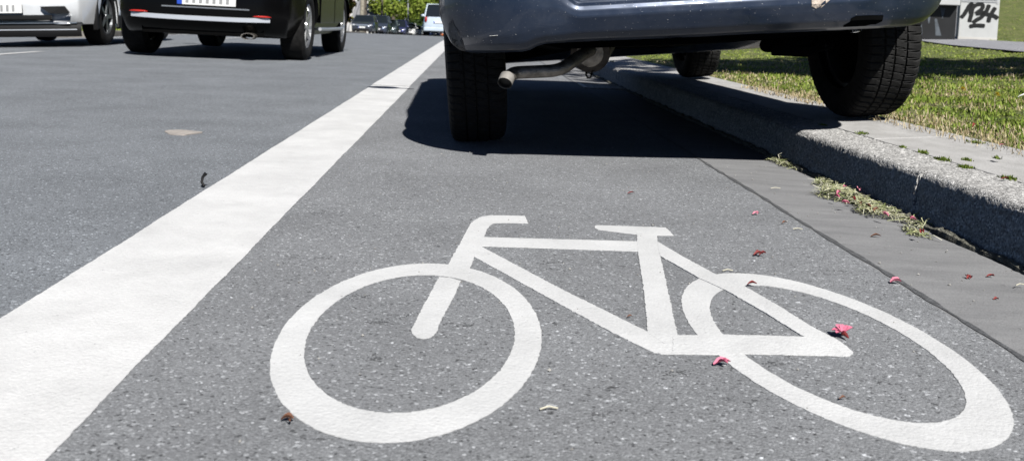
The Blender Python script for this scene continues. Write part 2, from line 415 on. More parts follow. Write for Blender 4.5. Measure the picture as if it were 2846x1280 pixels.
mark('fork', [A2([(448, 553), (530, 560), (608, 582), (560, 690), (500, 800), (450, 900), (428, 962), (412, 980), (380, 998), (330, 1006), (285, 997), (256, 975), (244, 945), (300, 830), (370, 700), (420, 605)])], .0011)
fr = [A2([(760, 262), (1317, 278)]) + A4([(437, 184), (470, 184), (470, 257), (445, 256), (0, 240)]) + A2([(745, 328)]),
      A2([(735, 320), (1317, 630)]) + A4([(515, 832), (610, 860), (728, 858), (760, 905), (690, 991), (610, 990), (560, 980), (480, 945), (250, 832)]) + A2([(1317, 745), (706, 408), (700, 360)]),
      A4([(437, 120), (582, 130), (587, 192), (605, 290), (660, 540), (728, 862), (640, 920), (515, 840), (490, 560), (445, 256)])]
mark('frame', fr, .0013)
mark('saddle', [A4([(135, 74), (152, 68), (400, 76), (645, 85), (675, 112), (702, 143), (582, 141), (433, 135), (300, 118), (160, 100), (138, 90)])], .0012)
rs = [A4([(582, 185), (780, 302), (990, 415)]) + A5([(195, 298), (500, 470), (800, 660), (1050, 790), (1140, 850), (1185, 893), (1192, 915), (1165, 933), (1100, 936), (900, 850), (760, 768), (400, 545), (60, 350)]) + A4([(885, 450), (720, 355), (603, 290)]),
      A4([(700, 858), (870, 860), (1060, 855)]) + A7([(600, 103), (1020, 115), (1200, 180), (1380, 205), (1400, 262), (1380, 276), (1100, 268), (530, 256), (290, 262), (0, 258)]) + A4([(690, 990)])]
mark('stays', rs, .0019)

# ------------------------------------------------------------------ kerb, slabs
def kerb_profile(n=9):
    pts = [(1.128, -.03), (1.1285, .02), (1.13, .05), (1.132, .075), (1.135, .092)]
    for i in range(n):
        a = PI - PI/2*i/(n-1); pts.append((1.161 + .026*math.cos(a), .096 + .026*math.sin(a)))
    pts += [(1.18, .1225), (1.21, .123), (1.24, .124), (1.27, .1245), (1.297, .125), (1.299, .1), (1.3, -.02)]
    q = []
    for i in range(len(pts)-1):       # refine
        a, b = np.array(pts[i]), np.array(pts[i+1]); k = max(1, int(np.hypot(*(b-a))/.006))
        q += [tuple(a + (b-a)*j/k) for j in range(k)]
    return np.array(q + [pts[-1]])
KP = kerb_profile()
def kerb_block(mb, y0, y1, step, off=0.):
    ys = np.linspace(y0 + .003, y1 - .003, max(2, int((y1-y0)/step)))
    V = np.zeros((len(ys), len(KP), 3)); V[:, :, 0] = KP[:, 0] + off*np.clip((1.2 - KP[:, 0])/.03, 0, 1); V[:, :, 1] = ys[:, None]; V[:, :, 2] = KP[:, 1] + prof(ys)[:, None]
    if step < .05:
        N = RNG.normal(0, 1, V.shape[:2]); V[:, :, 0] += N*.0011; V[:, :, 2] += RNG.normal(0, .0009, V.shape[:2])
        b = np.sin(ys*3 + y0)*.0015; V[:, :, 0] += b[:, None]
    mb.grid([[tuple(p) for p in r] for r in V])
    for r in (V[0], V[-1]): mb.add([tuple(p) for p in r], [tuple(range(len(r)))])
mb = MB()
for k in range(-2, 60):
    y0 = 2.29 + k; kerb_block(mb, y0, y0 + 1, .008 if -2 < k < 2 else (.02 if k < 6 else .3), -.005 if k == 0 else random.uniform(-.003, .002))
kerb = tag(mb.build('kerb', M['kerb'], weld=False, smooth=True), kind='structure')
mb = MB()
for k in range(-1, 8):
    mb.box((1.2165, 2.29 + k, .045), (.163, .006, .128))
mb.build('mortar_joint', M['mortar'], kerb)
# pavement slabs
mb = MB(); y = -1.05
while y < 70:
    L = 1.0
    for x0, x1 in ((1.303, 1.60),):
        t0, t1 = .004 + float(prof(y)), .004 + float(prof(y + L)); e = random.uniform(-.0015, .0015)
        ys = (y + .003, y + L - .003)
        mb.add([(x0 + .002, ys[0], .121+t0+e), (x1, ys[0], .141+t0), (x1, ys[1], .141+t1), (x0 + .002, ys[1], .121+t1),
                (x0 + .002, ys[0], t0-.05), (x1, ys[0], t0-.05), (x1, ys[1], t1-.05), (x0 + .002, ys[1], t1-.05)],
               [(0, 1, 2, 3), (0, 4, 5, 1), (1, 5, 6, 2), (2, 6, 7, 3), (3, 7, 4, 0)])
    y += L
tag(mb.build('pavement', M['slab'], bevel=.003), kind='structure')
# dark crumbly bead in the joint at the kerb foot
mb = MB(); pts = []; rr = []
for i, y in enumerate(np.arange(.7, 9, .012)):
    pts.append((1.114 + wob(y, .4, .0022), y, -.002 + .003*math.sin(y*31))); rr.append(max(.005, .0105 + float(wob(y, 5, .0016)) + random.gauss(0, .0016)))
mb.tube(pts, rr, 7)
tag(mb.build('moss', M['moss'], smooth=True), kind='stuff')

# ------------------------------------------------------------------ lawn and path
near = [(6.0, 4), (6.1, 7), (6.4, 10.6), (6.75, 12.1), (7.15, 13.8), (7.9, 16.1), (9.0, 19), (11, 24), (14, 34)]
far_ = [(8.3, 4), (8.6, 8), (8.9, 12), (9.25, 15.5), (9.5, 17.0), (9.9, 18.8), (11.2, 21), (13.5, 26), (17, 36)]
NE = np.array(near); FE = np.array(far_)
def on_path(x, y):
    a = np.interp(y, NE[:, 1], NE[:, 0], left=99, right=99); b = np.interp(y, FE[:, 1], FE[:, 0], left=-99, right=-99)
    return (x > a + .02) & (x < b - .02)
lx = np.concatenate([np.arange(1.595, 4, .12), np.arange(4, 12, .4), np.arange(12, 60, 3)])
ly = np.concatenate([np.arange(-2, 9, .15), np.arange(9, 34, .5), np.arange(34, 130, 4)])
def lawn_noise(X, Y):
    n = .006*np.sin(X*5.1 + Y*3.7) + .005*np.sin(X*11 - Y*8.3) + .004*np.sin(X*23 + Y*19)
    return lawn(X, Y) + n*np.clip((X - 1.62)*3, 0, 1) - .012
sheet('lawn', lx, M['soil'], 0, ys=ly, zf=lawn_noise)
mb = MB(); yq = np.linspace(4, 33, 60)
mb.grid([[(x, y, float(lawn(x, y)) + .012) for x in np.linspace(np.interp(y, NE[:, 1], NE[:, 0]), np.interp(y, FE[:, 1], FE[:, 0]), 6)] for y in yq])
tag(mb.build('footpath', M['path']), kind='structure')

def blades(name, base, h, w, mat, lean=.6, seed=1, curl=.5, flat=None):
    rng = np.random.default_rng(seed); n = len(base)
    az = rng.uniform(0, 2*PI, n); ln = np.abs(rng.normal(0, lean, n)); ln = np.clip(ln, 0, 1.35)
    d = np.stack([np.cos(az), np.sin(az), np.zeros(n)], 1); sd_ = np.stack([-np.sin(az), np.cos(az), np.zeros(n)], 1)
    upv = np.array([0, 0, 1.0])
    tw = rng.uniform(-.8, .8, n)[:, None]; sd_ = sd_*np.cos(tw) + d*np.sin(tw)
    mid = base + (d*np.sin(ln*.6)[:, None] + upv*np.cos(ln*.6)[:, None])*(h*.55)[:, None]
    tip = mid + (d*np.sin(ln*(1+curl))[:, None] + upv*np.cos(ln*(1+curl))[:, None])*(h*.45)[:, None]
    tip[:, 2] = np.maximum(tip[:, 2], base[:, 2] + .002)
    W2 = (w/2)[:, None]
    V = np.stack([base - sd_*W2, base + sd_*W2, mid + sd_*W2*.8, mid - sd_*W2*.8, tip + sd_*W2*.12, tip - sd_*W2*.12], 1).reshape(-1, 3)
    i = np.arange(n)*6
    F = np.concatenate([np.stack([i, i+1, i+2, i+3], 1), np.stack([i+3, i+2, i+4, i+5], 1)])
    return np_mesh(name, V, F, mat)
# lawn blades: denser near the camera, following patches
N = 150000
Y = 1.7*np.exp(RNG.uniform(0, math.log(26/1.7), N)); X = RNG.uniform(0, 1, N); X = 1.53 + X*np.maximum(.6*Y + .7 - 1.53, .25)
dens = .5 + .5*np.sin(X*2.7 + 1.3*np.sin(Y*1.9)) * np.sin(Y*2.3 + X*1.1)
edge = np.clip((X - 1.55)/.3, 0, 1)
keep = (RNG.uniform(0, 1, N) < np.clip(.15 + .85*dens + .25*np.sin(X*11 + 2*np.sin(Y*9))*np.sin(Y*10.3 + X*4), .05, 1)*(.2 + .8*edge)) & ~on_path(X, Y)
ej = 1.575 + .035*np.sin(Y*5) + .03*np.sin(Y*13.7) + .02*np.sin(Y*31)
keep &= X > ej - .02
X, Y = X[keep], Y[keep]; n = len(X)
cl = np.sin(X*7.3 + 2.1*np.sin(Y*5.7))*np.sin(Y*6.1 + 1.7*np.sin(X*8.9)) + .6*np.sin(X*19 + 3*np.sin(Y*13))*np.sin(Y*17 + X*5)
h = RNG.uniform(.005, .017, n)*(.5 + .5*np.clip((X - 1.6)/.4, 0, 1))*(1 + .2*np.clip(Y/10, 0, 2))*np.clip(.85 + .55*cl, .35, 1.9); h *= np.where(RNG.uniform(0, 1, n) < .02, 1.9, 1)
w = RNG.uniform(.0026, .0055, n)*np.clip(Y/3.2, .8, 4.5)
g = blades('grass', np.stack([X, Y, lawn_noise(X, Y)], 1), h, w, M['grass'], 1.25, 3)
tag(g, kind='stuff')
# broader weed leaves in the near lawn
N = 17000
Y = RNG.uniform(2.0, 6.5, N); X = 1.66 + RNG.beta(1.1, 2.2, N)*(.6*Y - .6)
keep = np.sin(X*9 + 2*np.sin(Y*6))*np.sin(Y*8 + X*3) > -.35; X, Y = X[keep], Y[keep]; n = len(X)
g = blades('lawn_weeds', np.stack([X, Y, lawn_noise(X, Y)], 1), RNG.uniform(.012, .032, n), RNG.uniform(.004, .011, n), M['lawnweed'], 1.5, 5)
tag(g, kind='stuff')
# dead clippings on the lawn margin
N = 1900
N2 = 20000; Y = np.concatenate([RNG.uniform(2.2, 5.2, N), 2.2*np.exp(RNG.uniform(0, 1.4, N2))]); X = np.concatenate([1.50 + np.abs(RNG.normal(0, .15, N)), 1.6 + RNG.uniform(0, 1, N2)*(.6*Y[N:] - .8)]); N = len(X); ok_ = np.concatenate([np.ones(N - N2, bool), np.sin(X[N-N2:]*4.3 + 2*np.sin(Y[N-N2:]*3.1))*np.sin(Y[N-N2:]*3.7 + X[N-N2:]*2) > -.15]); X, Y = X[ok_], Y[ok_]; N = len(X)
g = blades('dry_thatch', np.stack([X, Y, np.maximum(lawn_noise(X, Y), .135) + .006], 1), RNG.uniform(.01, .032, N), RNG.uniform(.0015, .0034, N)*np.clip(Y/3, .8, 3), leaf_mat('thatch', [(.3, .22, .11), (.45, .36, .2), (.6, .53, .36), (.38, .27, .17)], .7, .1), 1.3, 6)
tag(g, kind='stuff')

# flowers in the lawn
def flower_mesh(npet, r, h, mat, stem_mat, name, droop=.15):
    pass
def lawn_pt(px, py):
    p = G(px, py, .13)
    for _ in range(12): p = G(px, py, float(lawn_noise(p.x, p.y)))
    return p
def dandelion(px, py, label, r=.017):
    p = lawn_pt(px, py); o = tag(empty('dandelion', p), label, 'flower', 'dandelions in the lawn')
    mb = MB(); mb.tube([(0, 0, 0), (.002, 0, .02), (.001, 0, .034)], .0014, 6); mb.build('stem', M['weed'], o)
    mb = MB()
    for lay in range(3):
        for k in range(14):
            a = 2*PI*(k + lay*.37)/14; rr = r*(1 - .27*lay); z = .034 + .004*lay; c, s = math.cos(a), math.sin(a)
            mb.add([(c*.001 - s*.0012, s*.001 + c*.0012, z), (c*.001 + s*.0012, s*.001 - c*.0012, z), (c*rr + s*.0017, s*rr - c*.0017, z + .003 + .003*lay), (c*rr - s*.0017, s*rr + c*.0017, z + .003 + .003*lay)], [(0, 1, 2, 3)])
    mb.build('flower_head', M['yellow'], o, weld=False)
dandelion(2675, 270, 'yellow dandelion in the lawn, nearer the tyre of the two', .021)
dandelion(2770, 286, 'yellow dandelion in the lawn, farther from the tyre of the two', .018)
DAISY = [(2612, 124), (2637, 130), (2694, 137), (2838, 149), (2573, 170), (2660, 166), (2801, 22), (2830, 44), (2840, 40), (2799, 74), (2826, 71), (2809, 75), (2776, 82), (2794, 82)]
for i, (px, py) in enumerate(DAISY):
    p = lawn_pt(px, py)
    if p.y > 60 or p.y < 0: continue
    o = tag(empty('daisy', p), 'tiny white daisy head standing in the grass', 'flower', 'daisies in the grass')
    mb = MB(); mb.tube([(0, 0, -.01), (0, 0, .03)], .0015, 5); mb.build('stem', M['weed'], o)
    mb = MB(); s_ = .012 + .0013*p.y
    for k in range(9):
        a = 2*PI*k/9; c, s = math.cos(a), math.sin(a)
        mb.add([(0, 0, .03), (c*s_ - s*.3*s_, s*s_ + c*.3*s_, .036), (c*s_*1.1, s*s_*1.1, .035), (c*s_ + s*.3*s_, s*s_ - c*.3*s_, .036)], [(0, 1, 2, 3)])
    mb.build('flower_head', M['whitepetal'], o, weld=False)
# tall plantain stalks by the path
for i, (px, py, h, lab) in enumerate(((2712, 139, .24, 'tall thin plantain stalk with brown seed head in front of the pale cabinet, taller one'),
                                      (2697, 134, .14, 'thin plantain stalk with brown seed head in front of the pale cabinet, shorter one'),
                                      (2603, 156, .2, 'thin bare grass stalk standing in the lawn beside the tyre'))):
    p = lawn_pt(px, py); h *= p.y/11
    o = tag(empty('plantain', p), lab, 'plant')
    mb = MB(); mb.tube([(0, 0, -.01), (.004, 0, h*.5), (.01, 0, h)], .0035, 5); mb.build('stem', M['bark'], o)
    mb = MB(); mb.ball((.01, 0, h), (.012, .012, .02), 7, 5); mb.build('seed_head', M['bark'], o)
# pale feather in the grass
p = lawn_pt(2828, 287); o = tag(empty('feather', p + Vector((0, 0, .03))), 'pale white feather lying in the grass at the edge', 'feather')
mb = MB(); mb.grid([[(t*.07, .012*math.sin(PI*min(1, t*1.1))*sgn, .03*t + .004*abs(sgn)) for sgn in (-1, 0, 1)] for t in np.linspace(0, 1, 9)]); mb.build('vane', M['whitepetal'], o)

# weed tufts on the kerb joints
def tuft(px, py, z, n, r, label, mat='weed', h=.016, seed=0, elong=2.2):
    rng = np.random.default_rng(seed + 40); p = G(px, py, z)
    dx = rng.normal(0, r*.45, n); dy = rng.normal(0, r*elong*.45, n)
    base = np.stack([p.x + dx, p.y + dy, np.full(n, z)], 1)
    g = blades('weed_tuft', base, rng.uniform(.4, 1.2, n)*h, rng.uniform(.002, .0048, n), M[mat], 1.0, seed)
    tag(g, label, 'weed', 'weed tufts on the kerb and slabs')
for k, a in enumerate([
    (2287, 349, .124, 90, .016, 'small green weed tuft in the kerb joint at the edge of the car shadow'),
    (2399, 373, .125, 230, .028, 'flat green weed tuft in the kerb joint, first one out of the shadow'),
    (2507, 410, .125, 90, .014, 'small green weed tuft in the kerb joint between two larger tufts'),
    (2566, 426, .125, 110, .015, 'brownish dry weed tuft in the kerb joint'),
    (2618, 444, .125, 260, .024, 'leafy green weed tuft spreading along the kerb joint'),
    (2684, 466, .125, 240, .021, 'dense green weed tuft in the kerb joint right of the leafy one'),
    (2803, 497, .125, 240, .02, 'brown and green weed tuft in the kerb joint beside a red petal, rightmost'),
    (2688, 446, .129, 110, .016, 'thin flat weed on the pavement slab behind the kerb joint'),
    (2769, 441, .129, 80, .013, 'small isolated weed sprout on the pavement slab at the right'),
    (2712, 397, .13, 150, .024, 'green weed tuft in the slab joint touching the lawn'),
    (1700, 172, .127, 200, .028, 'weed patch on the far kerb in front of the parked car'),
]): tuft(a[0], a[1], a[2] + (.012 if a[2] > .126 else 0), int(a[3]*.7), a[4]*.8, a[5], seed=k, mat='weed', h=.009 if k != 3 else .012, elong=1.5)

# ------------------------------------------------------------------ petals, leaves, clippings
def petal_piece(mb, L, W, curl, rot, off=(0, 0, 0), tilt=0., n=5):
    rows = []
    c, s = math.cos(rot), math.sin(rot)
    for i in range(n):
        t = i/(n-1); wd = W*math.sin(PI*(.1 + .82*t))**.8*(1 + .12*math.sin(9*t + L*999)); row = []
        for j in range(4):
            u = (j/3 - .5); x = L*t; y = wd*u*1.0; z = curl*(4*u*u)*wd*.9 + tilt*x + .25*curl*L*math.sin(t*PI)
            row.append((off[0] + c*x - s*y, off[1] + s*x + c*y, off[2] + z))
        rows.append(row)
    mb.grid(rows)
def petal(name, px, py, z, L, W, curl, rot, mat, label, cat='petal', extra=0, tilt=.15):
    p = G(px, py, z); mb = MB()
    petal_piece(mb, L, W, curl, rot, (-L*.5*math.cos(rot), -L*.5*math.sin(rot), .001), tilt)
    for k in range(extra):
        petal_piece(mb, L*random.uniform(.5, .8), W*.8, curl*1.2, rot + random.uniform(-1.2, 1.2) + k, (random.uniform(-.3, .3)*L, random.uniform(-.3, .3)*L, .002), .3)
    o = mb.build(name, M[mat], smooth=True, weld=False); o.location = p + Vector((0, 0, .002)); return tag(o, label, cat)
# the big pink blossom on the rear wheel
p = G(2342, 940); o = tag(empty('azalea_blossom', p + Vector((0, 0, .005))), 'whole pink blossom lying beside the rear hub of the bicycle symbol', 'blossom')
mb = MB()
for k, a in enumerate((.2, 1.1, 2.0, 2.9, 3.7)):
    petal_piece(mb, .016, .012, .35, a, (0, 0, .003), .5 if k < 3 else .2, 6)
mb.build('petals', M['petal'], o, smooth=True, weld=False)
mb = MB(); mb.tube([(0, 0, .004), (.002, -.006, .003), (.003, -.013, .001)], [.004, .003, .0012], 7); mb.build('calyx', M['petal_deep'], o, smooth=True)
petal('pink_petal', 2006, 1018, 0, 0.0238, 0.0104, .5, .15, 'petal', 'pink petal lying against the rear wheel ring below the chainstay', extra=1)
petal('pink_petal', 2489, 790, 0, 0.0189, 0.0128, .6, -.2, 'petal_pale', 'pale pink petal curled on the tar seam by the gutter')
petal('red_petal', 2090, 796, .001, 0.0168, 0.0070, .6, -.15, 'petal_deep', 'red petal lying on the top edge of the rear wheel ring')
petal('red_petal', 2107, 713, 0, 0.0190, 0.0090, .6, .1, 'petal_deep', 'red petal on the asphalt above the rear wheel', extra=2)
petal('red_petal', 2100, 598, 0, 0.0168, 0.0096, .4, .3, 'petal_pale', 'pinkish petal on the asphalt highest above the rear wheel', extra=1)
petal('red_petal', 1754, 541, 0, 0.0196, 0.0077, .4, .2, 'petal_deep', 'tiny red petal on the asphalt above the saddle')
petal('red_petal', 2694, 778, -.005, 0.0134, 0.0077, .6, .4, 'petal_deep', 'dark red petal on the gutter, leftmost of the three there', extra=2)
petal('red_petal', 2752, 773, -.005, 0.0134, 0.0070, .5, -.1, 'petal_deep', 'dark red petal on the gutter nearest the kerb', extra=1)
petal('red_petal', 2768, 837, -.005, 0.0090, 0.0070, .5, 0, 'petal_deep', 'dark red petal on the gutter, lowest of the three there')
petal('red_petal', 2793, 502, .126, 0.0190, 0.0064, .4, -.1, 'petal_deep', 'red petal on the kerb beside the rightmost weed tuft')
petal('red_petal', 2785, 408, .131, 0.0196, 0.0090, .4, 0, 'petal', 'pink petal on the pavement slab at the lawn edge')
petal('red_petal', 2707, 356, .15, 0.0168, 0.0096, .8, .6, 'petal_deep', 'dark pink petal in the grass above the pavement slab', tilt=.6)
petal('dry_leaf', 2434, 662, -.004, 0.0224, 0.0080, .5, -.25, 'dryleaf', 'orange brown bud leaf lying on the gutter', 'leaf')
petal('dry_leaf', 2180, 623, 0, 0.0112, 0.0072, .5, .2, 'dryleaf', 'small orange leaf scrap on the asphalt beside the tar seam', 'leaf')
petal('dry_leaf', 798, 1174, 0, 0.0140, 0.0072, .7, -.1, 'dryleaf', 'curled brown leaf at the lower left of the front wheel ring', 'leaf', extra=1)
petal('dry_leaf', 2342, 1114, 0, 0.0091, 0.0040, .6, .1, 'dryleaf', 'tiny brown scrap inside the rear wheel ring', 'leaf')
petal('dry_leaf', 1750, 885, 0, 0.0084, 0.0048, .4, .1, 'dryleaf', 'faint orange scrap below the down tube of the symbol', 'leaf')
for px, py, L, lab in ((2217, 640, .03, 'pale straw stem lying on the tar seam'), (2155, 526, .042, 'pale straw stem on the gutter near the car shadow'),
                       (1525, 1142, .03, 'thin curved pale stem on the asphalt right of the front wheel'), (2022, 756, .028, 'pale straw scrap on top of the rear wheel ring'),
                       (2836, 796, .03, 'green grass stem on the gutter at the right edge')):
    p = G(px, py); L *= .72; o = MB(); a = random.uniform(-.25, .3)
    o.tube([(-L/2*math.cos(a), -L/2*math.sin(a), .001), (0, .003, .003), (L/2*math.cos(a), L/2*math.sin(a), .0015)], .0011, 5)
    o = o.build('straw_stem', M['straw']); o.location = p + Vector((0, 0, .002)); tag(o, lab, 'straw')
# clippings heaps
def heap(y0, y1, x0, x1, n, hh, label, seed):
    rng = np.random.default_rng(seed); cy = (y0+y1)/2
    y = rng.normal(cy, (y1-y0)*.24, n); y = np.clip(y, y0, y1)
    env = np.sqrt(np.clip(1 - ((y-cy)/((y1-y0)/2))**2, .03, 1))*(.75 + .25*np.sin(y*25))
    x = x1 - np.abs(rng.beta(1.4, 1.6, n))*(x1-x0)*env
    z = rng.uniform(0, 1, n)*hh*env*np.exp(-((x - (x0+x1)/2)/((x1-x0)*.5))**2)
    az = rng.uniform(0, 2*PI, n); L = rng.uniform(.012, .05, n); tilt = rng.normal(0, .22, n); w = rng.uniform(.0012, .003, n)
    d = np.stack([np.cos(az)*np.cos(tilt), np.sin(az)*np.cos(tilt), np.sin(tilt)], 1); s = np.stack([-np.sin(az), np.cos(az), rng.normal(0, .4, n)], 1)
    c = np.stack([x, y, z - .003], 1); c[:, 2] = np.maximum(c[:, 2], .002 + np.abs(d[:, 2])*L/2 - .004)
    bend = np.stack([rng.normal(0, .15, n), rng.normal(0, .15, n), rng.uniform(0, .2, n)], 1)*L[:, None]
    a = c - d*L[:, None]/2; b = c + d*L[:, None]/2; m = c + bend; W2 = w[:, None]/2
    V = np.stack([a - s*W2, a + s*W2, m + s*W2, m - s*W2, b + s*W2*.5, b - s*W2*.5], 1).reshape(-1, 3); i = np.arange(n)*6
    F = np.concatenate([np.stack([i, i+1, i+2, i+3], 1), np.stack([i+3, i+2, i+4, i+5], 1)])
    return tag(np_mesh('grass_clippings', V, F, M['clip']), label, 'clippings')
heap(2.20, 2.84, .975, 1.115, 2400, .030, 'heap of dried grass clippings with pink petals in the gutter against the kerb', 3)
heap(3.08, 3.34, 1.045, 1.12, 420, .018, 'small clump of grass clippings in the gutter at the edge of the car shadow', 4)
heap(2.06, 2.2, 1.02, 1.07, 90, .004, 'thin tan scrap of dry moss lying in the gutter below the clippings heap', 9)
HP = [(2347, 525, 'petal'), (2330, 540, 'petal'), (2326, 551, 'petal'), (2372, 557, 'petal_deep'), (2353, 569, 'petal'), (2390, 571, 'dryleaf'), (2413, 578, 'dryleaf'), (2432, 589, 'dryleaf'), (2462, 602, 'petal_pale'), (2538, 615, 'petal'), (2561, 650, 'petal_deep'), (2388, 531, 'petal_pale')]
HL = ['pink petal at the upper end of the clippings heap by the kerb', 'pink petal on the left end of the clippings heap', 'small pink petal lowest on the left end of the clippings heap', 'dark red petal in the middle upper part of the clippings heap', 'bright pink petal at the lower left side of the clippings heap', 'brown bud on the clippings heap, first of the three', 'brown bud on the clippings heap, middle of the three', 'tan clover head on the clippings heap, last of the three', 'pale pink petal at the narrow middle of the clippings heap', 'magenta petal on the kerb side of the lower clippings heap', 'dark red petal at the bottom tip of the clippings heap', 'pale petal standing at the kerb edge of the clippings heap']
for (px, py, m), lab in zip(HP, HL):
    o = petal('heap_petal' if m != 'dryleaf' else 'dry_bud', px, py,   .016, .014, .009, .7, random.uniform(0, 3), m, lab, 'petal' if m != 'dryleaf' else 'bud', extra=1)
# left road: tan stain, black rubber scrap
p = G(505, 370); mb = MB()
pts = [(math.cos(a)*.06*(1 + .25*math.sin(3*a)), math.sin(a)*.075*(1 + .2*math.cos(2*a + 1)), 0) for a in np.linspace(0, 2*PI, 26)[:-1]]
mb.prism([q[:2] for q in pts], .0003, .0035); o = mb.build('flattened_leaf', pm('tan_scrap', (.36, .325, .295), .9, var=.2, vs=40)); o.location = p; tag(o, 'flat pale tan scrap pressed on the main road asphalt', 'litter')
p = G(563, 522); mb = MB(); mb.tube([(.004, 0, .004), (-.004, .006, .014), (-.003, .01, .026), (.005, .012, .036)], [.0035, .0035, .0035, .005], 7)
o = mb.build('rubber_scrap', M['black'], smooth=True); o.location = p; tag(o, 'small curved black rubber scrap sticking up beside the white line', 'litter')

# ragged tar spots on the lane surface
lane_o = bpy.data.objects['cycle_lane']
for k, (px, py, rx, ry) in enumerate(((993, 825, .022, .02), (1100, 880, .03, .018), (1064, 895, .014, .006), (1041, 995, .018, .013), (804, 714, .035, .02), (880, 592, .03, .012), (897, 716, .03, .012), (1530, 730, .02, .012), (2316, 752, .03, .014), (1885, 1036, .017, .013), (2150, 1010, .02, .01), (1300, 905, .012, .005), (2050, 758, .02, .01), (1660, 1150, .012, .006))):
    c_ = G(px, py); mb = MB()
    for q in range(random.randint(16, 40)):
        u = random.gauss(0, .5); w_ = random.gauss(0, .5); x = c_.x + rx*(u + .5*w_); y = c_.y + ry*w_; r_ = random.uniform(.0006, .0017)
        n_ = 6; a0 = random.random()*6
        mb.add([(x + r_*1.5*math.cos(a0 + 2*PI*i/n_)*random.uniform(.6, 1.2), y + r_*math.sin(a0 + 2*PI*i/n_)*random.uniform(.6, 1.2), .0006 + q*.000012) for i in range(n_)], [tuple(range(n_))])
    mb.build('tar_spot', M['tar'], lane_o, weld=False)
# loose grit
mb = MB()
for k in range(420):
    q = random.random()
    if q < .5: x, y = random.uniform(.82, 1.1), random.uniform(1.2, 5)
    else: x, y = random.uniform(-.4, .8), random.uniform(.9, 4)
    r_ = random.uniform(.0008, .0022)*(1.4 if random.random() < .1 else 1); a_ = random.random()*3
    zz = -.018*max(0, x - .8) + r_*.5
    mb.add([(x + r_*math.cos(a_)*1.3, y + r_*math.sin(a_)*1.3, zz), (x - r_*math.sin(a_), y + r_*math.cos(a_), zz), (x - r_*math.cos(a_), y - r_*math.sin(a_)*1.2, zz), (x + r_*math.sin(a_), y - r_*math.cos(a_), zz), (x, y, zz + r_), (x, y, zz - r_)],
           [(0, 1, 4), (1, 2, 4), (2, 3, 4), (3, 0, 4), (1, 0, 5), (2, 1, 5), (3, 2, 5), (0, 3, 5)])
tag(mb.build('grit', pm('grit_stone', (.3, .29, .27), .9, var=.6, vs=30), weld=False), kind='stuff')
# gutter drain under the parked car
o = tag(empty('drain_grate', (.97, 7.0, -.004)), 'dark iron drain grate in the gutter under the parked car', 'drain')
mb = MB()
for sx in (-.14, .14): mb.box((sx, 0, .003), (.03, .5, .012))
for sy in (-.25, .25): mb.box((0, sy, .004), (.31, .03, .012))
mb.build('frame', M['steel'], o)
mb = MB()
for k in range(9): mb.box((0, -.2 + k*.05, .001), (.25, .022, .01))
mb.build('bars', M['steel'], o)

# ------------------------------------------------------------------ cars
def tyre_part(parent, r, w, rim_r, detail, mat='rubber'):
    hw = w/2; mb = MB()
    if detail:
        sh = .022
        prof_ = [(-hw*.86, rim_r), (-hw*.98, rim_r + .02), (-hw*1.03, rim_r + (r-rim_r)*.5), (-hw*1.0, r - sh*1.5), (-hw*.95, r - sh*.75), (-hw*.86, r - .007)]
        def gro(x0, gw): return [(x0, r), (x0 + .001, r - .0075), (x0 + gw - .001, r - .0075), (x0 + gw, r)]
        for x0 in (-hw*.46, -hw*.08, hw*.34): prof_ += [(x0 - .012, r)] + gro(x0, .008 if x0 < -hw*.3 else .0065)
        prof_ += [(hw*.74, r - .001), (hw*.86, r - .007), (hw*.95, r - sh*.75), (hw*1.0, r - sh*1.5), (hw*1.03, rim_r + (r-rim_r)*.5), (hw*.98, rim_r + .02), (hw*.86, rim_r)]
        nseg = 64; per = 6; P = prof_
        def rf(i, rad, k):
            ph = k % per; x = P[i][0]
            if rad > r - sh*1.6 and abs(x) > hw*.5: return rad - (.007 if ph == 0 else 0)
            if rad >= r - .002 and abs(x) <= hw*.5: return rad - (.006 if (k + int(x*260)) % per == 2 else 0)
            return rad
        mb.lathe(prof_, nseg*per, rfun=rf)
    else:
        prof_ = [(-hw*.85, rim_r), (-hw, rim_r + .03), (-hw, r - .03), (-hw*.8, r - .004), (-.2*hw, r), (.2*hw, r), (hw*.8, r - .004), (hw, r - .03), (hw, rim_r + .03), (hw*.85, rim_r)]
        mb.lathe(prof_, 40)
    return mb.build('tyre', M[mat], parent, smooth=not detail, weld=False)
def rim_part(parent, rim_r, w, side, mat, spokes=5):
    mb = MB(); x = side*w*.36
    mb.lathe([(side*w*.42, rim_r*1.0), (side*w*.45, rim_r*.96), (side*w*.3, rim_r*.9), (-side*w*.3, rim_r*.9), (-side*w*.3, rim_r)], 36)
    for k in range(spokes):
        a = 2*PI*k/spokes + .3; Mx = Matrix.Rotation(a, 4, 'X')
        mb.box((x, 0, rim_r*.55), (.02, rim_r*.22, rim_r*.78), Mx)
    mb.lathe([(x + side*.02, 0), (x + side*.02, rim_r*.2), (x - side*.02, rim_r*.24)], 20)
    return mb.build('rim', M[mat], parent, bevel=.004, weld=False)
def make_wheel(parent, x, y, z, r, w, side, rim='alloy', detail=False, rim_r=None):
    rim_r = rim_r or r*.64
    mb = MB(); mb.lathe([(-w*.1, 0), (-w*.1, rim_r*.985), (w*.1, rim_r*.985), (w*.1, 0)], 24)
    hub = mb.build('wheel', M['under'], parent, weld=False); hub.location = (x, y, z)
    tyre_part(hub, r, w, rim_r, detail); rim_part(hub, rim_r, w, side, rim)
    return hub

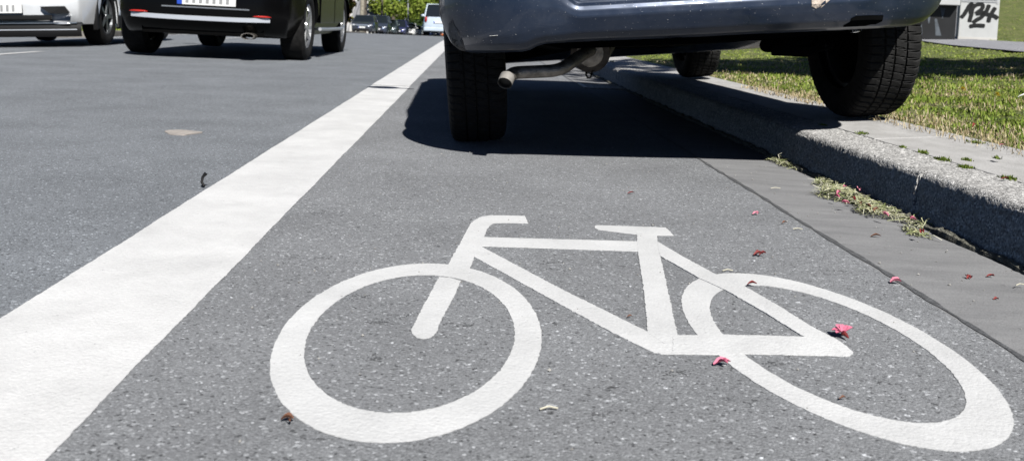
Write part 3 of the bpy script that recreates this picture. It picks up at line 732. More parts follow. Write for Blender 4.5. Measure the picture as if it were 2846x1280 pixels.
def arch(yc, zc, r, zb, n=14, zr=None):                         # from front side down to rear: points over the wheel, front to rear
    a0 = math.asin(max(-1, min(1, (zb - zc)/r)))
    return [(yc + r*math.cos(a), zc + r*math.sin(a)) for a in np.linspace(a0, PI - (a0 if zr is None else math.asin((zr - zc)/r)), n)]
def make_car(name, label, paint, L=4.2, Wd=1.76, H=1.5, wb=2.55, ro=.75, rw=.315, tw=.205, clear=.2, belt=.95, hood=1.05, hood_z=.82, notch=0., rim='alloy',
             wheels=True, detail=False, rear=None, front=None, group=None, cat='car', lamps=True, floor=None, mirror=True, rear_glass=.1, bow=.1, mir=.35, curl=.05, tum=.05, tap=.11):
    car = tag(empty(name), label, cat, group)
    ya, yf = ro, ro + wb; ra = rw + .045
    rear = rear or [(.09, clear + .02), (.03, clear + .1), (0, .4), (0, .6), (.03, .8)]
    front = front or [(L - .3, hood_z - .02), (L - .1, hood_z - .1), (L - .02, hood_z - .22), (L, .5), (L - .01, clear + .2), (L - .07, clear + .03), (L - .14, clear)]
    fl = floor or (lambda y: clear)
    out = list(rear) + [(.08, belt)] + ([(notch, belt + .02)] if notch else []) + [(L - hood - .2, belt), (L - hood, belt - .01)] + [(L - hood*.55, (belt + hood_z)/2 + .01)] + front
    out += arch(yf, rw, ra, fl(yf)) + [(y, fl(y)) for y in np.linspace(yf - ra - .15, ya + ra + .15, 6)] + arch(ya, rw, ra, fl(ya), zr=rear[0][1] if floor else None)
    cz = .6; cyc = L/2
    sl = [-1, -.975, -.9, -.7, -.4, 0, .4, .7, .9, .975, 1]
    rows = []
    for s in sl:
        row = []
        sh = .02 if abs(s) == 1 else (.006 if abs(s) > .96 else 0)
        for (y, z) in out + [out[0]]:
            t = abs(2*y/L - 1); wf = 1 - tap*max(0, (t - .7)/.3)**2
            hwz = Wd/2*(1 - tum*max(0, (z - .58)/.35)**1.3 - curl*min(1.6, max(0, (.46 - z)/.25))**1.5)
            yb = y + bow*s**4*(max(0, 1 - y/.4) - max(0, 1 - (L - y)/.5))
            row.append((s*hwz*wf, yb + (cyc - yb)*sh*.5, z + (cz - z)*sh))
        rows.append(row)
    mb = MB(); mb.grid(rows)
    for r_ in (rows[0], rows[-1]): mb.add(r_[:-1], [tuple(range(len(r_)-1))])
    body = mb.build('body', M[paint] if isinstance(paint, str) else paint, car, smooth=True)
    # cabin: roof shell + windows
    yr0 = notch + .05 if notch else rear_glass; yr1 = yr0 + (.55 if notch else .32); yw1 = L - hood; yw0 = yw1 - .62
    hb, hr = Wd/2*(.98 - tum), Wd/2*(.79 - tum)
    def ringpts(y, z, h): return [(-h, y, z), (h, y, z)]
    mb = MB()
    A = [(-hb*.93, yr0, belt - .02), (hb*.93, yr0, belt - .02), (hb, yw1, belt - .02), (-hb, yw1, belt - .02)]
    B = [(-hr, yr1, H - .05), (hr, yr1, H - .05), (hr, yw0, H - .05), (-hr, yw0, H - .05)]
    mb.add(A + B, [(0, 1, 5, 4), (1, 2, 6, 5), (2, 3, 7, 6), (3, 0, 4, 7), (4, 5, 6, 7)])
    mb.build('windows', M['glass'], car)
    mb = MB()
    ys = np.linspace(yr1 - .06, yw0 + .06, 9)
    top = lambda y: H - .05 + .05*math.sin(PI*min(1, max(0, (y - yr1 + .1)/(yw0 - yr1 + .2))))
    mb.grid([[(x*hr*1.03, y, top(y) - .035*abs(x)**3) for x in (-1, -.9, -.5, 0, .5, .9, 1)] for y in ys])
    mb.grid([[(x*hr*1.03, y, top(y) - .035*abs(x)**3 - .03) for x in (-1, -.9, -.5, 0, .5, .9, 1)] for y in ys])
    for i in range(4):
        a = Vector(A[i]); b = Vector(B[i]); mb.tube([a, a.lerp(b, .5) + Vector((0, 0, .01)), b], .035, 6)
    for sx in (0, 1):
        a = Vector(A[sx]).lerp(Vector(A[3 - sx]), .48); b = Vector(B[sx]).lerp(Vector(B[3 - sx]), .45); mb.tube([a, b], .035, 6)
    for i, j in ((0, 1), (1, 2), (2, 3), (3, 0)): mb.tube([B[i], B[j]], .03, 6)
    mb.build('roof', M[paint] if isinstance(paint, str) else paint, car, smooth=True)
    if wheels:
        tx = Wd/2 - tw/2 - .025
        for y in (ya, yf):
            for s in (-1, 1): make_wheel(car, s*tx, y, rw, rw, tw, s, rim, detail)
    if lamps:
        for s in (-1, 1):
            mb = MB(); mb.ball((s*Wd*.36, L - .1, hood_z - .16), (.17, .1, .07), 12, 6); mb.build('headlight', M['lamp'], car, smooth=True)
            mb = MB(); mb.ball((s*Wd*.39, .07, belt - .14), (.065, .06, .15), 10, 6); mb.build('taillight', M['redlens'], car, smooth=True)
    if mirror:
        for s in (-1, 1):
            mb = MB(); mb.ball((s*(Wd/2 + .1), L - hood - mir, belt + .06), (.11, .07, .07), 10, 6); mb.tube([(s*(Wd/2 - .08), L - hood - mir + .02, belt), (s*(Wd/2 + .05), L - hood - mir, belt + .04)], .02, 6)
            mb.build('mirror', M[paint] if isinstance(paint, str) else paint, car, smooth=True)
    return car
def plate(parent, x, y, z, facing, glyphs=True, w=.52, mat='plate'):
    mb = MB(); mb.box((x, y, z), (w, .012, .11)); p = mb.build('number_plate', M[mat], parent, bevel=.003)
    mb = MB(); mb.box((x - facing*(-1)*w*.455 if facing > 0 else x - w*.455, y + facing*.0075, z), (w*.085, .003, .104)); mb.build('blue_band', M['plate_blue'], p)
    if glyphs:      # unreadable smudged characters
        mb = MB()
        for k in range(7):
            gx = -w*.33 + k*w*.115; mb.box((x + gx, y + facing*.0072, z - .002), (w*.05, .002, .07))
            mb.box((x + gx + w*.012, y + facing*.0082, z), (w*.02, .002, .03))
        mb.build('characters', M['plate_ink'], p)
    return p

# ---- the parked blue car
PHI = math.asin(.142/1.46); PCO = (.783, 2.74, .0724); PYAW = R(1.2)
pc_floor = lambda y: float(np.interp(y, [0, .4, 1.2, 2.0, 3.3, 4], [.36, .34, .27, .225, .2, .2]))
pc = make_car('parked_car', 'dark blue parked car with two wheels up on the kerb and a scuffed rear bumper', 'blue', L=4.02, Wd=1.685, H=1.5, wb=2.5, ro=.81, rw=.315, tw=.2,
              clear=.2, belt=.97, hood=1.0, hood_z=.8, detail=True, wheels=False, lamps=False, mirror=True, mir=.72, bow=.2, tum=.15, tap=.16, floor=pc_floor, rear_glass=.13,
              rear=[(.34, .43), (.2, .44), (.14, .48), (.12, .6), (.12, .78)],
              front=[(3.75, .78), (3.93, .7), (4.0, .58), (4.02, .48), (4.0, .36), (3.95, .25), (3.88, .2)])
for y in (.81, 3.31):
    for s in (-1, 1): make_wheel(pc, s*.745 + .01, y, .315, .315, .205, s, 'alloy_dark', True)
mb = MB()
ys = np.concatenate([np.linspace(.3, .5, 4), np.linspace(.55, 1.1, 6), np.linspace(1.3, 3.7, 8)])
def uf(y): return float(np.interp(y, [0, .3, .55, .81, 1.0, 1.5, 2.2, 3.3, 4], [.35, .345, .335, .325, .32, .28, .23, .2, .2]))
rows = []
for y in ys: rows.append([(-.82 if 1.2 < y < 2.9 else -.58, y, .66), (-.57, y, uf(y) + .03), (-.45, y, uf(y)), (.1, y, uf(y) - .01), (.45, y, uf(y)), (.57, y, uf(y) + .03), (.82 if 1.2 < y < 2.9 else .58, y, .66)])
mb.grid(rows); mb.add(rows[0], [tuple(range(7))]); mb.add(rows[-1], [tuple(range(7))])
mb.build('underbody', M['under'], pc, weld=False)
mb = MB()
mb.tube([(-.66, .81, .315), (-.5, .83, .33), (-.2, 1.0, .36), (.2, 1.0, .36), (.5, .83, .33), (.66, .81, .315)], .03, 8)
mb.ball((.44, .72, .305), (.10, .09, .032), 12, 7); mb.ball((.36, .70, .30), (.035, .035, .028), 10, 6); mb.tube([(.36, .66, .285), (.5, .64, .27), (.56, .7, .30)], .022, 8); mb.tube([(.5, .62, .27), (.56, .6, .285), (.6, .7, .31)], .006, 6)
mb.build('rear_axle', M['under'], pc, smooth=True)
# bumper: plan curve x vertical profile, blended from centre (ledge) to corners (rising)
def bumper_plan(u):        # u in [-1, 1] -> x, y, outward normal
    a = abs(u); sg = 1 if u > 0 else -1
    if a < .58: x = a/.58*.50; y = .02*(x/.50)**2; nx, ny = .08*a, -1
    elif a < .88:
        t = (a - .58)/.30*PI/2; x = .50 + (.345 if u < 0 else .318)*math.sin(t); y = .02 + .36*(1 - math.cos(t)); nx, ny = math.sin(t)/.345, -math.cos(t)/.36
    else: x = (.845 if u < 0 else .818) - .004*(a-.88)/.12; y = .38 + (a - .88)/.12*.08; nx, ny = 1, 0
    l = math.hypot(nx, ny); return sg*x, y, sg*nx/l, ny/l
def sstep(a, b, x): t = min(1, max(0, (x-a)/(b-a))); return t*t*(3-2*t)
def zbot(u):
    a = abs(u); x = abs(bumper_plan(u)[0])
    if u < 0: return .366 + .006*sstep(0, .5, x) - .021*sstep(.54, .62, x) + .11*sstep(.80, .95, a)**1.3
    return .366 - .006*sstep(0, .5, x) + .135*sstep(.66, .95, a)
def bumper_pt(u, v, off=0.):
    # v 0..1 : under lip, face, shoulder, ledge / raised corner
    x, y, nx, ny = bumper_plan(u); zb = zbot(u); k = sstep(.50, .59, abs(u)*1.0)
    mid = [(.12, zb + .012), (.075, zb), (.042, zb + .010), (.02, zb + .029), (.006, zb + .056), (-.003, .445), (-.001, .466), (.005, .479), (.015, .4865), (.03, .490), (.06, .492), (.088, .496), (.094, .51), (.095, .60)]
    cor = [(.10, zb + .012), (.06, zb), (.032, zb + .008), (.015, zb + .026), (.005, zb + .054), (-.003, .475), (-.003, .50), (-.002, .525), (.0, .55), (.002, .575), (.005, .60), (.01, .63), (.02, .655), (.06, .665)]
    f = v*(len(mid)-1); i = min(len(mid)-2, int(f)); t = f - i
    dm = mid[i][0]*(1-t) + mid[i+1][0]*t; zm = mid[i][1]*(1-t) + mid[i+1][1]*t
    dc = cor[i][0]*(1-t) + cor[i+1][0]*t; zc = cor[i][1]*(1-t) + cor[i+1][1]*t
    d = dm*(1-k) + dc*k; z = zm*(1-k) + zc*k
    # barrel of the face at the corners
    d += .02*k*((z - .5)/.15)**2*(1 if abs(u) > .6 else 0)*.6
    return (x - nx*d + nx*off, y - ny*d + ny*off, z)
mb = MB(); US = np.linspace(-1, 1, 121); VS = np.linspace(0, 1, 53)
mb.grid([[bumper_pt(u, v) for v in VS] for u in US])
bum = mb.build('bumper', M['blue'], pc, smooth=True)
def patch(us_, vs_, off): return [[bumper_pt(u, v, off) for v in vs_] for u in us_]
def blob_on(u, v, ru, rv, off, mb, n=9, jag=.35):
    pts = [bumper_pt(u + ru*math.cos(a)*(1 + random.uniform(-jag, jag)), v + rv*math.sin(a)*(1 + random.uniform(-jag, jag)), off) for a in (2*PI*i/n for i in range(n))]
    mb.add(pts, [tuple(range(n))])
def uv_of(x_world, z_world):           # nearest (u, v) on the face for world X, Z near the bumper
    lx_ = (x_world - PCO[0])*math.cos(PHI) + (z_world - PCO[2])*math.sin(PHI); lz_ = -(x_world - PCO[0])*math.sin(PHI) + (z_world - PCO[2])*math.cos(PHI)
    best = min(((bumper_pt(u, v), u, v) for u in US for v in VS[8:]), key=lambda q: (q[0][0]-lx_)**2 + (q[0][2]-lz_)**2); return best[1], best[2]
def uv_px(px, py):
    p = atY(px, py, 2.80); return uv_of(p.x, p.z)
mb = MB()
CH = [(1264, 86, 3), (1268, 92, 3), (1278, 95, 2), (1286, 100, 4), (1297, 102, 3), (1305, 106, 5), (1308, 104, 3), (1315, 108, 3), (1323, 111, 3), (1326, 108, 2), (1343, 112, 3), (1347, 115, 2), (1361, 116, 2), (1269, 13, 3), (1260, 26, 2), (1266, 28, 2), (1434, 94, 2), (1560, 34, 2), (2440, 10, 0)]
for k in range(34):
    q_ = random.random(); CH.append((1262 + 105*q_, 84 + 34*q_**.7 + random.gauss(0, 4), random.uniform(.8, 2.2)))
for px, py, sz in CH:
    u, v = uv_px(px, py); mb = MB(); blob_on(u, v, .0009*sz*.45, .0016*sz*.45, .0009, mb, 7, .5); mb.build('paint_chip', M['chip'], bum, weld=False)
mb = MB()
for (x0, y0, x1, y1) in ((1369, 96, 1393, 98),):
    ua, va = uv_px(x0, y0); ub, vb = uv_px(x1, y1)
    mb.tube([bumper_pt(ua + (ub-ua)*t, va + (vb-va)*t, .0006) for t in np.linspace(0, 1, 6)], .0006, 5)
mb.build('scratch', M['chip'], bum)
# scuffed grey patch low on the left corner
mb = MB(); u0, v0 = uv_px(1270, 122); rows = []
for q in np.linspace(-1, 1, 15):
    hw_ = .11*math.sqrt(max(.02, 1 - q*q))*(1 + random.uniform(-.18, .18)); rows.append([bumper_pt(u0 + .028*q, v0 + hw_*k_ + .03*q, .0009) for k_ in np.linspace(-1, 1, 9)])
mb.grid(rows); mb.build('scuff', M['scuff'], bum, smooth=True)
mb = MB()
for k in range(16): blob_on(u0 + random.gauss(0, .008), v0 + random.gauss(0, .035), .0016, .006, .0019, mb, 7)
mb.build('scuff_marks', M['black'], bum, weld=False)
# peeling lacquer at the upper right
mb = MB()
def strip_px(pts, off=.0012):
    mb.add([bumper_pt(*uv_px(x, y), off) for x, y in pts], [tuple(range(len(pts)))])
strip_px([(2242, -4), (2284, -4), (2278, 4), (2270, 10), (2262, 19), (2256, 26), (2252, 36), (2247, 42), (2247, 34), (2246, 26), (2241, 20), (2238, 12)])
strip_px([(2276, 0), (2284, 0), (2277, 12), (2270, 22), (2263, 34), (2264, 28), (2268, 20), (2272, 10)])
mb.build('peeled_lacquer', M['peel'], bum, weld=False)
# flat black patch painting the shade of the lower right hollow, rubbing strip on the corner, tow eye
mb = MB(); REC = [(2362, 44), (2380, 41.5), (2440, 40), (2449, 43), (2450, 48), (2446, 56), (2438, 64), (2400, 70), (2345, 73), (2352, 63)]
rx = np.linspace(2347, 2450, 14)
mb.grid([[bumper_pt(*uv_px(x, yt + (yb_ - yt)*k_/5), .0015) for k_ in range(6)] for x in rx for yt, yb_ in ((float(np.interp(x, [2347, 2362, 2380, 2440, 2450], [72, 50, 43, 41, 47])), float(np.interp(x, [2347, 2400, 2438, 2450], [76, 73, 66, 50]))),)]); mb.build('recess_shade', M['under'], bum, weld=False); bum.children[-1].data.materials[0] = M['ink'] if False else M['under']
mb = MB(); mb.grid([[bumper_pt(u, v, .004) for v in np.linspace(.93, 1.0, 5)] for u in np.linspace(-1, -.66, 16)]); mb.build('rubbing_strip', M['black'], bum)
mb = MB(); mb.lathe([(0, .0), (.0, .02), (.01, .024), (.012, .02)], 14, (0, 0, 0)); o = mb.build('towing_eye', M['chrome'], pc, smooth=True, weld=False)
o.location = (.46, .17, .362); o.rotation_euler = (0, R(80), 0); o.scale = (1, 1.1, .8)
# tailgate panel above the ledge + rear lamp units + plate (mostly above the picture)
mb = MB(); mb.grid([[(x, .105 + .03*(x/.6)**2 + .05*max(0, z - .7), z) for z in np.linspace(.49, .96, 8)] for x in np.linspace(-.56, .56, 15)])
tgp = mb.build('tailgate', M['blue'], pc, smooth=True)
for s in (-1, 1):
    mb = MB(); mb.ball((s*.60, .20, .80), (.10, .085, .15), 14, 8); mb.build('taillight', M['redlens'], pc, smooth=True)
# exhaust: pipe, bright tip, silencer
def pcl(v):                 # world -> car local
    Mx = Matrix.Translation(PCO) @ Matrix.Rotation(PYAW, 4, 'Z') @ Matrix.Rotation(-PHI, 4, 'Y'); return Mx.inverted() @ Vector(v)
def smooth_path(pts, n=6):
    pts = [Vector(p) for p in pts]; out = []
    for i in range(len(pts)-1):
        p0, p1, p2, p3 = pts[max(i-1, 0)], pts[i], pts[i+1], pts[min(i+2, len(pts)-1)]
        for k in range(n):
            t = k/n; out.append(.5*((2*p1) + (p2-p0)*t + (2*p0 - 5*p1 + 4*p2 - p3)*t*t + (3*p1 - p0 - 3*p2 + p3)*t**3))
    return out + [pts[-1]]
pipe = [atY(1712, 110, 3.22), atY(1660, 132, 3.16), atY(1620, 152, 3.06), atY(1590, 172, 3.0), atY(1568, 187, 2.97), atY(1540, 196, 2.95), atY(1500, 199, 2.94), atY(1455, 201, 2.93), atY(1432, 203, 2.92), atY(1421, 208, 2.905), atY(1413, 214, 2.893)]
mb = MB(); mb.tube(smooth_path([pcl(p) for p in pipe]), .0205, 16); ex = mb.build('exhaust_pipe', M['steel'], pc, smooth=True)
a, b = pcl(atY(1411, 213, 2.895)), pcl(atY(1403, 232, 2.872)); d = (b - a).normalized()
mb = MB(); mb.tube([a, b], .0235, 20, caps=False); mb.build('exhaust_tip', M['tip'], ex, smooth=True, weld=False)
mb = MB(); mb.tube([b, b - d*.001, a], [.0215, .02, .0195], 20, caps=False); mb.tube([b - d*.012, b - d*.014], .0198, 16); mb.build('pipe_bore', M['ink'], ex, weld=False)
c0 = pcl(atY(1640, 148, 3.12)); mb = MB(); n = 24
ax = Vector((.28, 1, .12)).normalized()
mb.tube([c0 + ax*q for q in (.004, -.002, .0, .008, .014, .34, .36)], [.056, .060, .066, .067, .063, .063, .04], n); sil = mb.build('silencer', pm('dark_rusty_steel', (.06, .05, .042), .6, metal=.6, var=.5, vs=30), pc, smooth=True)
mb = MB(); mb.tube([c0 + ax*q for q in (-.004, -.006, -.001, .004)], [.012, .03, .048, .057], n); mb.build('end_cap', M['steel'], sil, smooth=True)
mb = MB(); hk = [pcl(atY(x, y, 3.14)) for x, y in ((1630, 196), (1629, 208), (1633, 216), (1642, 215), (1643, 205), (1648, 202))]
mb.tube(hk, .0035, 6); mb.build('exhaust_hanger', M['under'], pc)
pc.rotation_mode = 'YXZ'; pc.matrix_world = Matrix.Translation(PCO) @ Matrix.Rotation(PYAW, 4, 'Z') @ Matrix.Rotation(-PHI, 4, 'Y')

# ---- the moving black SUV
suv = make_car('moving_car', 'black car driving away in the next lane, seen from behind with a silver bumper strip', 'blackpaint', L=4.25, Wd=1.76, H=1.62, wb=2.4, ro=.72, rw=.34, tw=.225, clear=.24, belt=1.0,
               hood=1.0, hood_z=.92, rim='alloy', lamps=True, curl=.13, bow=.16, rear=[(.30, .215), (.16, .225), (.07, .27), (.015, .34), (0, .42), (.01, .6), (.04, .85)])
mb = MB(); mb.grid([[(x, .15*(x/.86)**4 - .012 + (.01 if k in (0, 4) else 0), .372 + z - .012*(abs(x)/.66)**3*-1) for k, z in enumerate((-.022, -.018, 0, .018, .022))] for x in np.linspace(-.62, .62, 25)]); mb.build('bumper_strip', M['silver'], suv, smooth=True)
for s in (-1, 1):
    mb = MB(); mb.ball((s*.55, .02, .41), (.085, .026, .013), 12, 6); mb.build('reflector', M['redlens'], suv, smooth=True)
plate(suv, .06, -.012, .545, -1)
mb = MB(); mb.grid([[(x, -.008 + .004*k, .475 - .012*k) for k in (0, 1)] for x in np.linspace(-.34, .44, 8)]); mb.build('plate_rim', M['chrome'], suv)
mb = MB(); mb.grid([[(x, .05 + .13*(x/.8)**4 + .05*(1 - k/4), .225 + .03*k) for k in range(5)] for x in np.linspace(-.55, .55, 15)]); mb.build('bumper_valance', M['under'], suv, smooth=True)
mb = MB(); mb.lathe([(0, .03), (.0, .036), (.12, .036), (.12, .03), (0, .03)], 20); o = mb.build('exhaust_tip', M['steel'], suv, smooth=True, weld=False); o.location = (.43, .0, .232); o.rotation_euler = (0, 0, PI/2); o.scale = (1, 1.75, .85)
mb = MB(); mb.tube([(.89, 1.15, .31), (.90, 1.6, .305), (.89, 2.72, .305)], .018, 8); mb.build('side_strip', M['silver'], suv, smooth=True)
for y0, y1 in ((1.16, 2.1), (2.12, 2.85)):
    mb = MB(); mb.box((.885, (y0+y1)/2, .62), (.012, y1 - y0 - .02, .5)); d_ = mb.build('door', M['blackpaint'], suv, bevel=.006)
    mb = MB(); mb.box((.9, y0 + .18, .78), (.02, .16, .03)); mb.build('handle', M['black'], d_, bevel=.005)
suv.location = (-2.47, 8.55, .0); suv.rotation_euler = (0, R(.6), R(.0))

# ---- the white oncoming car
wc = make_car('moving_car', 'white car coming the other way at the left edge with black lower grille', 'whitepaint', L=4.25, Wd=1.82, H=1.57, wb=2.6, ro=.78, rw=.33, tw=.215, clear=.24, belt=1.0, hood=1.15, hood_z=.9, rim='alloy_dark')
Lf = 4.25
fy = lambda x: Lf - .10*(abs(x)/.88)**4 + .012
def front_panel(name, pts, mat, off, parent):
    mb = MB(); q = [(x, fy(x) + off, z) for x, z in pts]; mb.add(q, [tuple(range(len(q)))])
    q2 = [(x, fy(x) - .03, z) for x, z in pts]; n = len(q); mb.add(q + q2, [(i, (i+1) % n, (i+1) % n + n, i + n) for i in range(n)])
    return mb.build(name, M[mat], parent, weld=False)
def gridx(name, x0, x1, z0, z1, mat, off=.0, n=17):
    mb = MB(); mb.grid([[(x, fy(x) + off - .02*(k in (0, 4)), z0 + (z1 - z0)*k/4) for k in range(5)] for x in np.linspace(x0, x1, n)]); return mb.build(name, M[mat], wc, smooth=True)
gridx('lower_bumper', -.84, .84, .11, .25, 'black', .004)
mbx = gridx('lower_grille', -.56, .56, .29, .35, 'black', .004)
gridx('chrome_line', -.80, .80, .256, .265, 'chrome', .012); gridx('lip_strip', -.8, .8, .18, .197, 'silver', .012)
for s in (-1, 1):
    mb = MB(); pts = [(s*.54, .365), (s*.44, .44), (s*.68, .445), (s*.73, .37)]
    q = [(x, fy(x) + .008, z) for x, z in pts]; mb.add(q + [(x, y - .04, z) for x, y, z in q], [(0, 1, 2, 3), (0, 1, 5, 4), (1, 2, 6, 5), (2, 3, 7, 6), (3, 0, 4, 7)]); mb.build('fog_recess', M['black'], wc)
    mb = MB(); mb.ball((s*.66, fy(.66) + .004, .255), (.09, .014, .012), 10, 5); mb.build('fog_light', M['lamp'], wc, smooth=True)
plate(wc, 0, Lf + .02, .425, 1)
for s in (-1, 1):
    mb = MB(); mb.box((s*.885, 2.08, .27), (.03, 1.7, .17)); mb.build('sill_cladding', M['black'], wc, bevel=.01)
    for yc in (.78, 3.38):
        mb = MB(); aa = np.linspace(-.35, PI + .35, 22); x0 = s*.895
        mb.grid([[(x0 - s*.02, yc + .37*math.cos(q), .33 + .37*math.sin(q)), (x0, yc + .375*math.cos(q), .33 + .375*math.sin(q)), (x0, yc + .435*math.cos(q), .33 + .435*math.sin(q)), (x0 - s*.05, yc + .44*math.cos(q), .33 + .44*math.sin(q))] for q in aa])
        mb.build('arch_trim', M['black'], wc, smooth=True)
wc.rotation_euler = (0, R(2.8), PI + R(4)); wc.location = (-5.2 + 3.38*math.sin(R(-4)), 11.25 + 3.38, -.05)
# placed from its front: rotate about the front axle
# ---- far traffic
def zroad(x, y): return float(prof(y) + fall(x, y))
FAR = [
 ('parked_car', 'black saloon parked facing the camera, nearest in the far row', (.035, .04, .05), -8.55, 72, PI, dict(L=4.5, H=1.45, notch=.5)),
 ('parked_car', 'dark off-road car with roof rails parked second in the far row', (.04, .05, .075), -8.6, 84, PI, dict(L=4.5, H=1.72, Wd=1.85, belt=1.05)),
 ('parked_car', 'small dark hatchback parked third in the far row, mostly hidden', (.05, .065, .07), -8.6, 94, PI, dict(L=3.9, H=1.55)),
 ('parked_car', 'navy blue car with round lamps parked fourth in the far row', (.03, .035, .1), -8.35, 104, PI, dict(L=3.9, H=1.72, Wd=1.74)),
 ('parked_car', 'white car parked behind the navy car in the far row', (.8, .8, .78), -8.25, 119, PI, dict(L=4.2, H=1.62)),
 ('parked_car', 'pale silver car parked behind the white one in the far row', (.55, .57, .58), -8.2, 131, PI, dict(L=4.2, H=1.48)),
 ('parked_car', 'small grey car parked near the end of the far row', (.38, .4, .42), -8.1, 144, PI, dict(L=4.1, H=1.5)),
 ('parked_car', 'light grey car parked last in the far row', (.5, .53, .56), -7.9, 156, PI, dict(L=4.1, H=1.5)),
 ('moving_car', 'pale blue hatchback driving ahead in the lane beside the parked blue car', (.52, .6, .68), -1.78, 47.5, 0, dict(L=3.75, H=1.66, Wd=1.68, hood=.9, belt=.98)),
 ('moving_car', 'distant orange car seen beneath the pale blue hatchback', (.75, .2, .05), -4.35, 150, PI, dict(L=4.0, H=1.5)),
 ('moving_car', 'distant dark blue car seen beneath the pale blue hatchback', (.03, .05, .12), -5.9, 142, PI, dict(L=4.0, H=1.5)),
]
for i, (nm, lab, rgb, x, y, rz, kw) in enumerate(FAR):
    paint = carpaint('far_car_paint', [min(.8, k*1.7) if max(rgb) < .12 else k for k in rgb], 0, .22, .9, .4 if max(rgb) < .12 else 0.)
    c = make_car(nm, lab, paint, cat='car', group='cars parked along the far side' if nm == 'parked_car' else None, **kw)
    Lc = kw['L']; c.rotation_euler = (0, 0, rz); c.location = (x, y + (Lc if rz else 0), zroad(x, y))
    if rz:
        plate(c, 0, Lc + .015, .5, 1, glyphs=False)
        mb = MB(); mb.box((0, Lc - .0, .66), (.9, .03, .1)); mb.build('grille', M['chrome'] if i in (0, 3) else M['black'], c, bevel=.01)
        mb = MB(); mb.box((0, Lc - .02, .3), (1.1, .06, .14)); mb.build('lower_grille', M['black'], c, bevel=.02)
        if i == 3:
            for s in (-1, 1):
                mb = MB(); mb.lathe([(0, .05), (.03, .075), (0, .1), (-.02, .075), (0, .05)], 18); o = mb.build('fog_light_ring', M['chrome'], c, smooth=True, weld=False); o.location = (s*.62, Lc - .02, .42); o.rotation_euler = (0, 0, PI/2)
    else:
        plate(c, 0, -.015, .72, -1, glyphs=False)
        mb = MB(); mb.box((0, -.0, .36), (1.5, .09, .2)); mb.build('bumper', paint, c, bevel=.04)
        mb = MB(); mb.tube([(-.05, .2, 1.06), (.2, .2, 1.08), (.36, .21, 1.06)], .012, 5); mb.build('wiper', M['black'], c)

# ------------------------------------------------------------------ cabinets
zc = float(lawn(9.6, 17.9)) + .02
pb = atY(2727, 113, 17.75)
cab = tag(empty('utility_cabinet', (pb.x, pb.y + .2, pb.z - .02), (0, 0, R(-20))), 'pale grey utility cabinet with black graffiti letters at the path', 'utility cabinet')
CW, CH_, CD = .69, 1.25, .34
mb = MB(); mb.box((0, 0, CH_/2 + .06), (CW, CD, CH_ - .12 + .12)); mb.build('body', M['cab'], cab, bevel=.012)
mb = MB(); mb.box((0, -.006, .035), (CW + .0, CD + .0, .085)); mb.build('plinth', M['render'], cab, bevel=.004)
mb = MB(); mb.box((0, -CD/2 - .006, .72), (CW - .06, .012, .0)); 
mb = MB()
for k in range(5): mb.box((0, -CD/2 - .004, .765 + k*.042), (CW - .05, .012, .016))
mb.build('vent_slats', pm('vent_grey', (.42, .43, .45), .6), cab)  # slats in a slightly darker grey than the cabinet body
mb = MB(); mb.box((CW/2 - .035, -CD/2 - .003, .8), (.05, .01, .14)); mb.build('hinge', M['cab'], cab)
def stroke(mb, pts, w, y):
    pts = smooth_path([(p[0], 0, p[1]) for p in pts], 5); L, Rr = [], []
    for i, p in enumerate(pts):
        t = (pts[min(i+1, len(pts)-1)] - pts[max(i-1, 0)]).normalized(); nrm = Vector((-t.z, 0, t.x)); k = w*(1 if 0 < i < len(pts)-1 else .6)
        L.append((p.x + nrm.x*k, y, p.z + nrm.z*k)); Rr.append((p.x - nrm.x*k, y, p.z - nrm.z*k))
    mb.grid([L, Rr]); mb.grid([[(a, b + .004, c) for a, b, c in L], [(a, b + .004, c) for a, b, c in Rr]])
# graffiti strokes measured in the crop: x 945..1655 -> width, y 720 = top of plinth
gx = lambda x, y: ((x - (1300 - (y-360)*.06))/1090*1.07, .085 + (735 - y)/1055*1.07)
mb = MB()
for st in ([(975, 385), (1030, 320), (1080, 230), (1130, 140), (1170, 115), (1180, 180), (1165, 300), (1140, 400), (1130, 460)],
           [(1180, 330), (1150, 260), (1220, 150), (1310, 110), (1365, 130), (1350, 200), (1270, 270), (1240, 300)],
           [(1240, 300), (1330, 280), (1400, 270), (1340, 360), (1260, 410), (1190, 470)],
           [(1480, 115), (1450, 200), (1420, 270)], [(1590, 165), (1540, 250), (1490, 350), (1470, 450)], [(1400, 290), (1500, 310), (1580, 330), (1640, 375)],
           [(1130, 540), (1230, 518), (1330, 515), (1410, 520)]):
    stroke(mb, [gx(*p) for p in st], .037, -CD/2 - .0045 - .0007*len(mb.f)/40)
mb.build('graffiti', M['ink'], cab, weld=False)
pd = atY(2604, 108, 17.6)
cab2 = tag(empty('utility_cabinet', (pd.x - .12, pd.y + .2, pd.z - .02), (0, 0, R(-20))), 'dark utility cabinet with grey graffiti beside the pale one', 'utility cabinet')
mb = MB(); mb.box((0, .05, .33), (1.0, .3, .66)); mb.build('lower_body', M['cab_dark_shaded'], cab2, bevel=.01)
mb = MB(); mb.box((0, -.05, .98), (1.04, .5, .64)); mb.build('upper_body', M['cab'], cab2, bevel=.012)
mb = MB(); 
